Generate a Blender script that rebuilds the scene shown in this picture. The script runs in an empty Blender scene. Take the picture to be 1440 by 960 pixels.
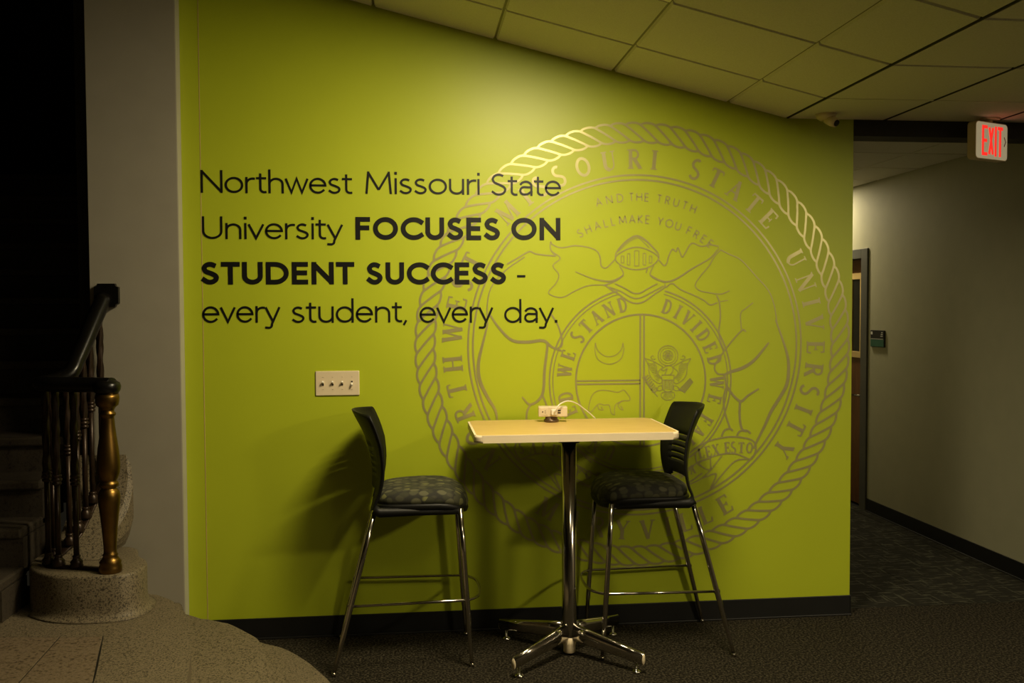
import bpy, bmesh, math, random
from mathutils import Vector, Matrix
random.seed(7)
S = bpy.context.scene
COL = S.collection
PI = math.pi
# ------------------------------------------------------------ camera, world, exposure
YAW, PITCH, ROLL, WY = 0.1075477, 0.0359186, -0.0044225, 4.546
cam_d = bpy.data.cameras.new('camera'); cam = bpy.data.objects.new('camera', cam_d); COL.objects.link(cam)
cam_d.sensor_width = 36; cam_d.lens = 32.5; cam_d.clip_end = 100; cam_d.clip_start = .02
_f = Vector((math.sin(YAW)*math.cos(PITCH), math.cos(YAW)*math.cos(PITCH), -math.sin(PITCH)))
_r = Vector((math.cos(YAW), -math.sin(YAW), 0)); _u = _r.cross(_f)
_r2 = _r*math.cos(ROLL)+_u*math.sin(ROLL); _u2 = _u*math.cos(ROLL)-_r*math.sin(ROLL)
_m = Matrix((_r2, _u2, -_f)).transposed().to_4x4(); _m.translation = Vector((0, 0, 1.6)); cam.matrix_world = _m
S.camera = cam
W = bpy.data.worlds.new('world'); S.world = W; W.use_nodes = True
W.node_tree.nodes['Background'].inputs[0].default_value = (1, .86, .55, 1)
W.node_tree.nodes['Background'].inputs[1].default_value = .008
S.view_settings.view_transform = 'Standard'; S.view_settings.look = 'None'
S.view_settings.exposure = 0.0; S.view_settings.gamma = 1.0; S.view_settings.use_curve_mapping = False
WARM = (1.0, .84, .53)
# ceiling fixtures: (x, y, watts, on slope?, spread degrees)
P_MAIN, P_MID, P_RIGHT, P_HALL = 56.0, 3.0, 110.0, 17.0
CREASE, CEIL, SLOPE = 1.9, 2.555, -0.2402
def ceil_z(x): return CEIL + (x-CREASE)*SLOPE if x < CREASE else CEIL

# ------------------------------------------------------------ helpers
def link(name, me, mat=None, parent=None, smooth=False):
    o = bpy.data.objects.new(name, me); COL.objects.link(o)
    if mat is not None:
        for mm in (mat if isinstance(mat, (list, tuple)) else [mat]): me.materials.append(mm)
    if parent is not None: o.parent = parent
    if smooth:
        for p in me.polygons: p.use_smooth = True
    return o
def obj(name, bm, mat=None, parent=None, smooth=False):
    me = bpy.data.meshes.new(name); bm.normal_update(); bm.to_mesh(me); bm.free()
    return link(name, me, mat, parent, smooth)
def tag(o, label=None, cat=None, group=None, kind=None):
    if label: o['label'] = label
    if cat: o['category'] = cat
    if group: o['group'] = group
    if kind: o['kind'] = kind
    return o
def empty(name, loc, rz=0, parent=None):
    o = bpy.data.objects.new(name, None); COL.objects.link(o); o.location = loc; o.rotation_euler = (0, 0, rz)
    o.empty_display_size = .05
    if parent is not None: o.parent = parent
    return o
def copy_tree(o, parent=None):
    c = o.copy(); COL.objects.link(c)
    if parent is not None: c.parent = parent
    for ch in list(o.children): copy_tree(ch, c)
    return c
def box(bm, x0, x1, y0, y1, z0, z1, bev=0, mi=0, M=None):
    vs = [bm.verts.new((x, y, z)) for x in (x0, x1) for y in (y0, y1) for z in (z0, z1)]
    fs = [bm.faces.new([vs[i] for i in q]) for q in ((0,1,3,2),(4,6,7,5),(0,4,5,1),(2,3,7,6),(0,2,6,4),(1,5,7,3))]
    for f in fs: f.material_index = mi
    if M is not None:
        for v in vs: v.co = M @ v.co
    if bev > 0:
        es = list({e for f in fs for e in f.edges})
        bmesh.ops.bevel(bm, geom=es, offset=bev, segments=2, affect='EDGES', profile=.5)
def bx(name, x0, x1, y0, y1, z0, z1, mat, parent=None, bev=0):
    bm = bmesh.new(); box(bm, x0, x1, y0, y1, z0, z1, bev); return obj(name, bm, mat, parent)
def prism(bm, pts, z0, z1, bev=0, seg=2):
    """pts: xy outline ccw, extruded in z"""
    a = [bm.verts.new((x, y, z0)) for x, y in pts]; b = [bm.verts.new((x, y, z1)) for x, y in pts]
    n = len(pts); top = bm.faces.new(b); bot = bm.faces.new(a[::-1])
    for i in range(n): bm.faces.new((a[i], a[(i+1) % n], b[(i+1) % n], b[i]))
    if bev > 0:
        bmesh.ops.bevel(bm, geom=list(top.edges)+list(bot.edges), offset=bev, segments=seg, affect='EDGES', profile=.5)
def frame_of(t):
    t = t.normalized(); up = Vector((0, 0, 1)) if abs(t.z) < .95 else Vector((0, 1, 0))
    s = t.cross(up).normalized(); return s, s.cross(t).normalized()
def tube(bm, pts, rad, n=10, cap=True, closed=False, flat=(1, 1), twist=0, lobes=0):
    pts = [Vector(p) for p in pts]; N = len(pts); rings = []
    L = 0; prev_s = None
    for i, p in enumerate(pts):
        if closed: t = pts[(i+1) % N]-pts[i-1]
        else: t = pts[min(i+1, N-1)]-pts[max(i-1, 0)]
        s, u = frame_of(t)
        if prev_s is not None:
            t = t.normalized(); s = (prev_s - t*prev_s.dot(t)).normalized(); u = s.cross(t).normalized()
        prev_s = s
        r = rad[i] if isinstance(rad, (list, tuple)) else rad
        if i: L += (p-pts[i-1]).length
        ring = []
        for k in range(n):
            a = 2*PI*k/n
            rr = r*(1+.28*math.cos(lobes*a + twist*L)) if lobes else r
            ring.append(bm.verts.new(p + s*math.cos(a)*rr*flat[0] + u*math.sin(a)*rr*flat[1]))
        rings.append(ring)
    M = N if closed else N-1
    for i in range(M):
        A, B = rings[i], rings[(i+1) % N]
        for k in range(n): bm.faces.new((A[k], A[(k+1) % n], B[(k+1) % n], B[k]))
    if cap and not closed:
        bm.faces.new(rings[0][::-1]); bm.faces.new(rings[-1])
    bmesh.ops.recalc_face_normals(bm, faces=bm.faces[:])
def lathe(bm, prof, c=(0, 0, 0), n=24):
    rings = []
    for r, z in prof:
        rings.append([bm.verts.new((c[0]+r*math.cos(2*PI*k/n), c[1]+r*math.sin(2*PI*k/n), c[2]+z)) for k in range(n)])
    for A, B in zip(rings, rings[1:]):
        for k in range(n): bm.faces.new((A[k], A[(k+1) % n], B[(k+1) % n], B[k]))
    bm.faces.new(rings[0][::-1]); bm.faces.new(rings[-1])
def smooth(pts, sub=5, closed=False):
    P = [Vector(p) for p in pts]; n = len(P)
    if n < 3: return P
    out = []
    for i in range(n if closed else n-1):
        p0 = P[i-1] if (i > 0 or closed) else P[0]*2-P[1]
        p1 = P[i]; p2 = P[(i+1) % n]
        p3 = P[(i+2) % n] if (i+2 < n or closed) else P[-1]*2-P[-2]
        for k in range(sub):
            t = k/sub
            out.append(.5*((2*p1)+(p2-p0)*t+(2*p0-5*p1+4*p2-p3)*t*t+(3*p1-p0-3*p2+p3)*t**3))
    if not closed: out.append(P[-1])
    return out

# ------------------------------------------------------------ materials
def nodes(name):
    m = bpy.data.materials.new(name); m.use_nodes = True; nt = m.node_tree
    return m, nt, nt.nodes['Principled BSDF']
def mat(name, col, rough=.6, metal=0, var=.08, scale=8, bump=0, bscale=200, spec=.5, coat=0):
    m, nt, b = nodes(name)
    tc = nt.nodes.new('ShaderNodeTexCoord'); nz = nt.nodes.new('ShaderNodeTexNoise'); nz.inputs['Scale'].default_value = scale
    nz.inputs['Detail'].default_value = 4
    nt.links.new(tc.outputs['Object'], nz.inputs['Vector'])
    cr = nt.nodes.new('ShaderNodeValToRGB')
    cr.color_ramp.elements[0].position = .3; cr.color_ramp.elements[1].position = .7
    cr.color_ramp.elements[0].color = tuple(c*(1-var) for c in col)+(1,)
    cr.color_ramp.elements[1].color = tuple(min(1, c*(1+var)) for c in col)+(1,)
    nt.links.new(nz.outputs['Fac'], cr.inputs['Fac']); nt.links.new(cr.outputs['Color'], b.inputs['Base Color'])
    b.inputs['Roughness'].default_value = rough; b.inputs['Metallic'].default_value = metal
    b.inputs['Specular IOR Level'].default_value = spec; b.inputs['Coat Weight'].default_value = coat
    if bump:
        n2 = nt.nodes.new('ShaderNodeTexNoise'); n2.inputs['Scale'].default_value = bscale; n2.inputs['Detail'].default_value = 3
        nt.links.new(tc.outputs['Object'], n2.inputs['Vector'])
        bp = nt.nodes.new('ShaderNodeBump'); bp.inputs['Strength'].default_value = bump; bp.inputs['Distance'].default_value = .002
        nt.links.new(n2.outputs['Fac'], bp.inputs['Height']); nt.links.new(bp.outputs['Normal'], b.inputs['Normal'])
    return m
def speckle(name, stops, scale, rough=.7, bump=.3, mapscale=(1, 1, 1), kind='noise', coord='Object', spec=.5):
    m, nt, b = nodes(name)
    tc = nt.nodes.new('ShaderNodeTexCoord'); mp = nt.nodes.new('ShaderNodeMapping'); mp.inputs['Scale'].default_value = mapscale
    nt.links.new(tc.outputs[coord], mp.inputs['Vector'])
    if kind == 'noise':
        t = nt.nodes.new('ShaderNodeTexNoise'); t.inputs['Detail'].default_value = 5; t.inputs['Roughness'].default_value = .7; out = t.outputs['Fac']
    else:
        t = nt.nodes.new('ShaderNodeTexVoronoi')
        sp = nt.nodes.new('ShaderNodeSeparateColor'); nt.links.new(t.outputs['Color'], sp.inputs[0]); out = sp.outputs[0]
    t.inputs['Scale'].default_value = scale
    nt.links.new(mp.outputs['Vector'], t.inputs['Vector'])
    cr = nt.nodes.new('ShaderNodeValToRGB'); el = cr.color_ramp.elements
    while len(el) < len(stops): el.new(.5)
    for e, (p, c) in zip(el, stops): e.position = p; e.color = tuple(c)+(1,)
    nt.links.new(out, cr.inputs['Fac']); nt.links.new(cr.outputs['Color'], b.inputs['Base Color'])
    b.inputs['Roughness'].default_value = rough; b.inputs['Specular IOR Level'].default_value = spec
    if bump:
        bp = nt.nodes.new('ShaderNodeBump'); bp.inputs['Strength'].default_value = bump; bp.inputs['Distance'].default_value = .003
        nt.links.new(out, bp.inputs['Height']); nt.links.new(bp.outputs['Normal'], b.inputs['Normal'])
    return m
def emit(name, col, strength, base=(.8, .8, .8)):
    m, nt, b = nodes(name); b.inputs['Base Color'].default_value = tuple(base)+(1,)
    b.inputs['Emission Color'].default_value = tuple(col)+(1,); b.inputs['Emission Strength'].default_value = strength
    return m
M = dict(
    green=mat('green_paint', (.43, .50, .020), .42, var=.02, scale=3, bump=.12, bscale=260, spec=.45),
    gray=mat('gray_paint', (.31, .285, .225), .6, var=.03, bump=.1),
    pale=mat('pale_trim', (.42, .40, .31), .6, var=.03),
    hall=mat('hall_wall_paint', (.42, .41, .28), .7, var=.03, bump=.1),
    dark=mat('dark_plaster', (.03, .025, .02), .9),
    lobby=mat('lobby_plaster', (.16, .14, .11), .9),
    tile=speckle('ceiling_tile_face', [(.35, (.68, .65, .56)), (.6, (.76, .73, .65))], 160, .9, .25),
    grid=mat('ceiling_grid_metal', (.20, .18, .13), .6, var=.04),
    hgrid=mat('pale_grid_metal', (.75, .72, .6), .5, var=.04),
    header=mat('dark_header_joint_shade', (.02, .018, .015), .7),
    rubber=mat('black_rubber_base', (.006, .006, .0055), .5, var=.2),
    carpet=speckle('dark_loop_carpet', [(.38, (.004, .0035, .002)), (.5, (.016, .013, .008)), (.6, (.075, .065, .042)), (.7, (.02, .016, .010))], 95, .95, .9, spec=.1),
    vinyl=mat('black_vinyl', (.006, .006, .006), .42, var=.1, spec=.35),
    silver=mat('silver_vinyl', (.46, .42, .19), .30, metal=.45, var=.03, scale=20, bump=.05, bscale=500),
    chrome=mat('chrome', (.55, .52, .47), .14, metal=1, var=.03),
    plastic=mat('black_plastic', (.006, .006, .005), .5, spec=.3, var=.1, bump=.1, bscale=500),
    laminate=speckle('maple_laminate', [(.35, (.60, .40, .13)), (.65, (.70, .49, .18))], 5, .35, 0, (1.2, 14, 10)),
    edge=mat('cream_table_edge', (.90, .76, .52), .45, var=.04),
    cream=mat('cream_plastic', (.74, .62, .42), .4, var=.03),
    white=mat('white_plastic', (.85, .80, .68), .35, var=.02),
    slot=mat('outlet_slot', (.02, .015, .01), .6),
    brownmetal=mat('bronze_swivel', (.16, .11, .07), .35, metal=.7),
    stone=speckle('terrazzo', [(.36, (.02, .015, .008)), (.46, (.10, .078, .045)), (.54, (.24, .195, .12)), (.64, (.05, .038, .022))], 120, .6, .15),
    stone2=speckle('terrazzo_tile', [(.36, (.05, .034, .018)), (.46, (.15, .11, .065)), (.54, (.21, .16, .10)), (.64, (.10, .072, .045))], 60, .55, .1),
    step=speckle('shaded_stair_stone', [(.35, (.018, .013, .009)), (.5, (.055, .043, .028)), (.65, (.03, .023, .016))], 60, .6, .15),  # shade on the flight is put into this darkened stone colour
    brass=mat('aged_brass', (.19, .11, .028), .36, metal=1, var=.25, scale=12),
    iron=mat('bronzed_iron', (.030, .017, .010), .36, metal=.5, var=.3, scale=30),
    rail=mat('polished_dark_wood', (.004, .0035, .003), .28, var=.3, spec=.3),
    wood=speckle('door_veneer', [(.35, (.11, .045, .014)), (.65, (.18, .08, .024))], 6, .4, 0, (6, 6, .8)),
    lite=mat('lite_frame_wood', (.55, .40, .16), .45, var=.1),
    doorframe=mat('gray_steel_frame', (.10, .10, .085), .5, var=.05),
    glass=mat('dark_glass', (.015, .015, .012), .08, spec=.6),
    signblack=mat('sign_black', (.01, .01, .01), .4), signgreen=mat('sign_green', (.03, .12, .08), .4),
    signwhite=mat('sign_white', (.7, .7, .65), .5),
)
M['lens'] = emit('light_lens', WARM, 9.0)
M['exitface'] = emit('exit_face_backlit', (1, .84, .5), .22, (.8, .74, .6))
M['exitred'] = emit('exit_red', (1.0, .03, .02), .95, (.6, .02, .02))
M['dimred'] = mat('exit_chevron_red', (.45, .05, .03), .5)
# cushion: woven ovals
def cushion_mat():
    m, nt, b = nodes('oval_pattern_fabric')
    tc = nt.nodes.new('ShaderNodeTexCoord'); mp = nt.nodes.new('ShaderNodeMapping'); mp.inputs['Scale'].default_value = (26, 44, 30)
    v = nt.nodes.new('ShaderNodeTexVoronoi'); v.inputs['Scale'].default_value = 1.0; v.inputs['Randomness'].default_value = .7
    nt.links.new(tc.outputs['Object'], mp.inputs['Vector']); nt.links.new(mp.outputs['Vector'], v.inputs['Vector'])
    sp = nt.nodes.new('ShaderNodeSeparateColor'); nt.links.new(v.outputs['Color'], sp.inputs[0])
    cr = nt.nodes.new('ShaderNodeValToRGB'); cr.color_ramp.interpolation = 'CONSTANT'; el = cr.color_ramp.elements
    st = [(0, (.035, .036, .018)), (.3, (.06, .06, .03)), (.55, (.09, .088, .045)), (.8, (.05, .048, .025)), (.93, (.15, .15, .05))]
    while len(el) < 5: el.new(.5)
    for e, (p, c) in zip(el, st): e.position = p; e.color = c+(1,)
    nt.links.new(sp.outputs[0], cr.inputs['Fac'])
    r2 = nt.nodes.new('ShaderNodeValToRGB'); r2.color_ramp.elements[0].position = .5; r2.color_ramp.elements[1].position = .68
    nt.links.new(v.outputs['Distance'], r2.inputs['Fac'])
    mx = nt.nodes.new('ShaderNodeMixRGB'); mx.inputs[2].default_value = (.02, .02, .014, 1)
    nt.links.new(r2.outputs['Color'], mx.inputs[0]); nt.links.new(cr.outputs['Color'], mx.inputs[1])
    nt.links.new(mx.outputs[0], b.inputs['Base Color']); b.inputs['Roughness'].default_value = .85
    return m
M['fabric'] = cushion_mat()
def hall_carpet():
    m, nt, b = nodes('hall_patterned_carpet')
    tc = nt.nodes.new('ShaderNodeTexCoord')
    def streak(sc, thr, rot=0):
        mp = nt.nodes.new('ShaderNodeMapping'); mp.inputs['Scale'].default_value = sc; mp.inputs['Rotation'].default_value = (0, 0, rot)
        nt.links.new(tc.outputs['Object'], mp.inputs['Vector'])
        n = nt.nodes.new('ShaderNodeTexNoise'); n.inputs['Scale'].default_value = 1; n.inputs['Detail'].default_value = 2
        nt.links.new(mp.outputs['Vector'], n.inputs['Vector'])
        r = nt.nodes.new('ShaderNodeValToRGB'); r.color_ramp.elements[0].position = thr; r.color_ramp.elements[1].position = thr+.05
        nt.links.new(n.outputs['Fac'], r.inputs['Fac']); return r.outputs['Color']
    a = streak((9, 60, 1), .57); c = streak((55, 4.5, 1), .61)
    mx = nt.nodes.new('ShaderNodeMixRGB'); mx.blend_type = 'LIGHTEN'; mx.inputs[0].default_value = 1
    nt.links.new(a, mx.inputs[1]); nt.links.new(c, mx.inputs[2])
    f = nt.nodes.new('ShaderNodeTexNoise'); f.inputs['Scale'].default_value = 30
    nt.links.new(tc.outputs['Object'], f.inputs['Vector'])
    mm = nt.nodes.new('ShaderNodeMixRGB'); mm.blend_type = 'MULTIPLY'; mm.inputs[0].default_value = .6
    nt.links.new(mx.outputs[0], mm.inputs[1]); nt.links.new(f.outputs['Fac'], mm.inputs[2])
    o = nt.nodes.new('ShaderNodeMixRGB'); o.inputs[1].default_value = (.020, .019, .014, 1); o.inputs[2].default_value = (.085, .085, .058, 1)
    nt.links.new(mm.outputs[0], o.inputs[0]); nt.links.new(o.outputs[0], b.inputs['Base Color'])
    b.inputs['Roughness'].default_value = .95; b.inputs['Specular IOR Level'].default_value = .1
    return m
M['hallcarpet'] = hall_carpet()

# ------------------------------------------------------------ setting
def slab(name, x0, x1, y0, y1, off, th, mat_):
    bm = bmesh.new()
    vs = [bm.verts.new((x, y, ceil_z(x-1e-6)+off+(th if k else 0))) for k in (0, 1) for x, y in ((x0, y0), (x1, y0), (x1, y1), (x0, y1))]
    for q in ((3,2,1,0),(4,5,6,7),(0,1,5,4),(1,2,6,5),(2,3,7,6),(3,0,4,7)): bm.faces.new([vs[i] for i in q])
    return obj(name, bm, mat_)
def struct(o): o['kind'] = 'structure'; return o
HX = 3.53; GX0, GX1 = -1.083, 2.252; RY0 = -3.0; HY1 = 9.6; LX = -4.2; RX = 5.6
struct(bx('floor', LX, RX, RY0, WY+.085, -.2, 0, M['carpet']))
fh = struct(bx('floor_hall', GX1-.2, HX+.3, WY+.085, HY1, -.2, -.004, M['rubber']))
n = 0
for i in range(3):
    for j in range(9):
        x0 = GX1-.03+i*.61; y0 = WY+.085+j*.61
        x1 = min(x0+.608, HX); y1 = min(y0+.608, HY1)
        if y1-y0 < .05 or x1-x0 < .04: continue
        bx('carpet_tile', x0, x1, y0, y1, -.004, .001+.0008*((i+j) % 2), M['hallcarpet'], fh, .001)
# green wall: outline polygon following the sloped ceiling
def wall_poly(name, xs, y0, y1, mat_, z0=0):
    bm = bmesh.new(); pts = [(xs[0], z0)]+[(xs[-1], z0)]+[(x, ceil_z(x)+.02) for x in reversed(xs)]
    a = [bm.verts.new((x, y0, z)) for x, z in pts]; b = [bm.verts.new((x, y1, z)) for x, z in pts]
    bm.faces.new(a); bm.faces.new(b[::-1]); k = len(pts)
    for i in range(k): bm.faces.new((a[i], b[i], b[(i+1) % k], a[(i+1) % k]))
    bmesh.ops.recalc_face_normals(bm, faces=bm.faces[:])
    return obj(name, bm, mat_)
struct(wall_poly('wall_green', [GX0-.30, CREASE, GX1], WY, WY+.17, M['green']))
struct(wall_poly('wall_gray', [-1.481, GX0], 4.47, WY+.02, M['gray']))
struct(bx('trim_1', GX0, GX0+.004, 4.472, WY-.001, .1, ceil_z(GX0), M['pale']))
struct(bx('trim_2', -.9935, -.9905, WY-.0012, WY+.01, .1, ceil_z(-.99), M['lite']))
bm = bmesh.new(); box(bm, GX0, GX1+.004, WY-.006, WY+.01, .008, .102, .002)
box(bm, GX0, GX1+.004, WY-.016, WY+.01, 0, .009, .003); box(bm, GX1-.002, GX1+.006, WY-.006, WY+.17, 0, .102, .002)
struct(obj('baseboard_front', bm, M['rubber']))
bm = bmesh.new(); box(bm, HX-.006, HX+.01, WY+.2, 6.85, 0, .102, .002); box(bm, HX-.014, HX+.01, WY+.2, 6.85, 0, .008, .003)
struct(obj('baseboard_right', bm, M['rubber']))
# hall walls
bm = bmesh.new()
box(bm, HX, HX+.16, WY-.03, 6.90, 0, 2.7); box(bm, HX, HX+.16, 7.85, HY1, 0, 2.7); box(bm, HX, HX+.16, 6.90, 7.85, 2.02, 2.7)
struct(obj('wall_right', bm, M['hall']))
struct(bx('wall_hall_left', GX1-.16, GX1, WY+.17, HY1, 0, 2.7, M['hall']))
struct(bx('wall_hall_end', GX1-.16, HX+.16, HY1, HY1+.1, 0, 2.7, M['hall']))
struct(bx('wall_door_back', HX+.14, HX+.16, 6.9, 7.85, 0, 2.1, M['dark']))
# unseen lobby sides that shut the room
struct(bx('wall_lobby_right', RX, RX+.1, RY0, WY, 0, 2.7, M['lobby']))
struct(bx('wall_lobby_front', HX+.16, RX, WY-.03, WY+.07, 0, 2.7, M['lobby']))
struct(bx('wall_back', LX, RX, RY0-.1, RY0, 0, 4.3, M['lobby']))
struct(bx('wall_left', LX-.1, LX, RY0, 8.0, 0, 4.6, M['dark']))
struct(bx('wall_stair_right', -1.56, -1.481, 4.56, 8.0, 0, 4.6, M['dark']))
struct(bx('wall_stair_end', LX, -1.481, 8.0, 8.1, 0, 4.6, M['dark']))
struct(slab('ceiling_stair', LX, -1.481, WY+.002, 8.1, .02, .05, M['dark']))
# header over the hall opening
struct(bx('trim_3', GX1, RX, WY-.002, WY+.14, 2.472, CEIL+.03, M['header']))
# ceiling: backing slab + grid of single tiles
TX = [CREASE, 1.59, 1.002, .415, -.173, -.761, -1.349, -1.937, -2.525, -3.113, -3.70, LX]
TY = [WY, 4.10, 3.513, 2.926, 2.339, 1.752, 1.165, .578, -.009, -.596, -1.183, -1.77, -2.357, RY0]
LIGHTS = [(2, 2, P_MAIN), (1, 5, P_MID)]      # (column, row, watts)
ceil = struct(slab('ceiling', LX, CREASE, RY0, WY, .010, .05, M['grid']))
cells = {(c, r) for c, r, _ in LIGHTS}
def tile(x0, x1, y0, y1, parent, flat=False, g=.005, zc=None, mt=None):
    bm = bmesh.new(); e = .006
    zf = (lambda x: zc) if zc else (lambda x: ceil_z(min(x, CREASE)))
    lo = [(x0+g+e, y0+g+e), (x1-g-e, y0+g+e), (x1-g-e, y1-g-e), (x0+g+e, y1-g-e)]
    hi = [(x0+g, y0+g), (x1-g, y0+g), (x1-g, y1-g), (x0+g, y1-g)]
    a = [bm.verts.new((x, y, zf(x))) for x, y in lo]; b = [bm.verts.new((x, y, zf(x)+.010)) for x, y in hi]
    bm.faces.new(a[::-1]); bm.faces.new(b)
    for i in range(4): bm.faces.new((a[i], a[(i+1) % 4], b[(i+1) % 4], b[i]))
    return obj('ceiling_tile', bm, mt or M['tile'], parent)
for c in range(len(TX)-1):
    for r in range(len(TY)-1):
        if (c, r) in cells: continue
        tile(TX[c+1], TX[c], TY[r+1], TY[r]+(0 if r else .02), ceil)
ceil2 = struct(bx('ceiling_flat', CREASE+.004, RX, RY0, WY, CEIL+.010, CEIL+.06, M['grid']))
FX = [CREASE, 2.42, 3.008, 3.596, 4.184, 4.772, 5.36, RX]
FL = [(3, 6, P_RIGHT)]
for c in range(len(FX)-1):
    for r in range(len(TY)-1):
        if (c, r) in {(a, b) for a, b, _ in FL}: continue
        tile(FX[c], FX[c+1], TY[r+1], TY[r]+(0 if r else .02), ceil2, zc=CEIL, g=.006)
bm = bmesh.new(); box(bm, CREASE-.0035, CREASE+.0035, RY0, WY, CEIL-.001, CEIL+.02); struct(obj('trim_4', bm, M['header']))
struct(bx('trim_5', CREASE+.01, RX, 4.094, 4.106, CEIL-.001, CEIL+.01, M['hgrid']))
for nn_, xx_ in (('joint_shade_1', 2.42), ('joint_shade_2', 3.008)): struct(bx(nn_, xx_-.0035, xx_+.0035, RY0, WY-.004, CEIL-.0018, CEIL+.011, M['header']))  # dark strips standing in for the shadowed gaps between ceiling tiles
# hall ceiling
ceil3 = struct(bx('ceiling_hall', GX1-.16, HX+.16, WY+.13, HY1, CEIL+.012, CEIL+.06, M['grid']))
HXs = [GX1, 2.52, 3.115, HX]; HYs = [WY+.14, 4.94, 5.53, 6.12, 6.71, 7.30, 7.89, 8.48, 9.07, HY1]
hl = (1, 5)
for i in range(3):
    for j in range(9):
        if (i, j) in ((2, 5), ): continue
        tile(HXs[i], HXs[i+1], HYs[j], HYs[j+1], ceil3, zc=CEIL+.003, g=.006)
bm = bmesh.new()
for y in HYs[1:-1]: box(bm, GX1, HX, y-.005, y+.005, CEIL+.001, CEIL+.012)
for x in HXs[1:-1]: box(bm, x-.005, x+.005, WY+.14, HY1, CEIL+.001, CEIL+.012)
obj('grid_bar', bm, M['hgrid'], ceil3)['label'] = 'pale metal ceiling grid bars'

# ceiling fixtures
def fixture(x0, x1, y0, y1, watts, label, sloped=True, spread=180):
    cx, cy = (x0+x1)/2, (y0+y1)/2; z = ceil_z(cx) if sloped else CEIL
    t = empty('ceiling_light', (cx, cy, z)); ang = math.atan(-SLOPE) if sloped else 0
    t.rotation_euler = (0, ang, 0); tag(t, label, 'ceiling light', 'recessed square ceiling lights')
    hx, hy = (x1-x0)/2/math.cos(ang)-.008, (y1-y0)/2-.008
    bm = bmesh.new()
    for a in ((-hx, hx, -hy, -hy+.03), (-hx, hx, hy-.03, hy), (-hx, -hx+.03, -hy+.03, hy-.03), (hx-.03, hx, -hy+.03, hy-.03)):
        box(bm, *a, -.004, .012, .002)
    obj('frame', bm, M['white'], t)
    bm = bmesh.new(); box(bm, -hx+.03, hx-.03, -hy+.03, hy-.03, .004, .012)
    obj('lens', bm, M['lens'], t)
    ld = bpy.data.lights.new('lamp_light', 'AREA'); ld.shape = 'RECTANGLE'; ld.size = 2*hx-.08; ld.size_y = 2*hy-.08
    ld.energy = watts; ld.color = WARM; ld.spread = math.radians(spread)
    lo = bpy.data.objects.new('lamp_light', ld); COL.objects.link(lo); lo.parent = t; lo.location = (0, 0, -.006)
    return t
LBL = ['recessed square ceiling light nearest the green wall, above the high table', 'recessed square ceiling light in the sloped ceiling, second back from the green wall', 'recessed square ceiling light in the sloped ceiling toward the staircase side']
for (c, r, w), lb in zip(LIGHTS, LBL): fixture(TX[c+1], TX[c], TY[r+1], TY[r], w, lb)
fixture(FX[3], FX[4], TY[7], TY[6], P_RIGHT, 'recessed square ceiling light in the flat ceiling right of the crease', False)
fixture(3.12, 3.38, 7.34, 7.60, P_HALL, 'recessed square ceiling light in the hallway behind the green wall', False)

# ------------------------------------------------------------ door in the hall
dr = empty('door_1', (HX, 6.9, 0)); struct(dr)
def dbox(name, x0, x1, y0, y1, z0, z1, mt, parent=dr, bev=.002):
    bm = bmesh.new(); box(bm, x0-HX, x1-HX, y0-6.9, y1-6.9, z0, z1, bev); return obj(name, bm, mt, parent)
bm = bmesh.new()
for (y0, y1, z0, z1) in ((6.855, 6.955, 0, 2.055), (7.80, 7.90, 0, 2.055), (6.955, 7.80, 1.98, 2.055)):
    box(bm, -.014, .10, y0-6.9, y1-6.9, z0, z1, .003)
obj('door_frame', bm, M['doorframe'], dr)
lf = dbox('door_leaf', HX+.045, HX+.09, 6.957, 7.798, .01, 1.978, M['wood'])
bm = bmesh.new(); Y0, Y1, Z0, Z1 = 7.03, 7.23, 1.19, 1.87
for a in ((Y0, Y1, Z1-.05, Z1), (Y0, Y1, Z0, Z0+.05), (Y0, Y0+.035, Z0+.05, Z1-.05), (Y1-.035, Y1, Z0+.05, Z1-.05)):
    box(bm, .034, .05, a[0]-6.9, a[1]-6.9, a[2], a[3], .002)
obj('lite_frame', bm, M['lite'], dr)
dbox('glass_pane', HX+.042, HX+.047, Y0+.035, Y1-.035, Z0+.05, Z1-.05, M['glass'], bev=0)
bm = bmesh.new(); tube(bm, [(.045, .07, .895), (-.01, .07, .895)], .011); tube(bm, [(-.01, .06, .895), (-.012, .12, .895), (-.008, .19, .892)], .009)
tube(bm, [(.045, .07, .895), (.038, .07, .895)], .028, 16)
obj('door_handle', bm, M['chrome'], dr, True)
# room plaque
pq = empty('room_sign', (HX, 6.695, 1.357)); tag(pq, 'small black and green room sign on the hallway wall beside the door', 'sign')
bm = bmesh.new(); box(bm, -.010, -.0005, -.105, .105, -.064, .064, .003); obj('back_plate', bm, M['signblack'], pq)
bm = bmesh.new(); box(bm, -.013, -.010, -.10, .10, .001, .060); obj('upper_panel', bm, M['signblack'], pq)
bm = bmesh.new(); box(bm, -.013, -.010, -.10, .10, -.060, -.006); obj('lower_panel', bm, M['signgreen'], pq)
bm = bmesh.new()
box(bm, -.0142, -.013, .065, .092, .030, .052); box(bm, -.0142, -.013, -.092, .092, -.0045, -.001)
for k, zz in enumerate((.044, .030, .016)): box(bm, -.0142, -.013, -.088, -.066+.006*k, zz, zz+.006)
obj('sign_marks', bm, M['signwhite'], pq)

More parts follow.
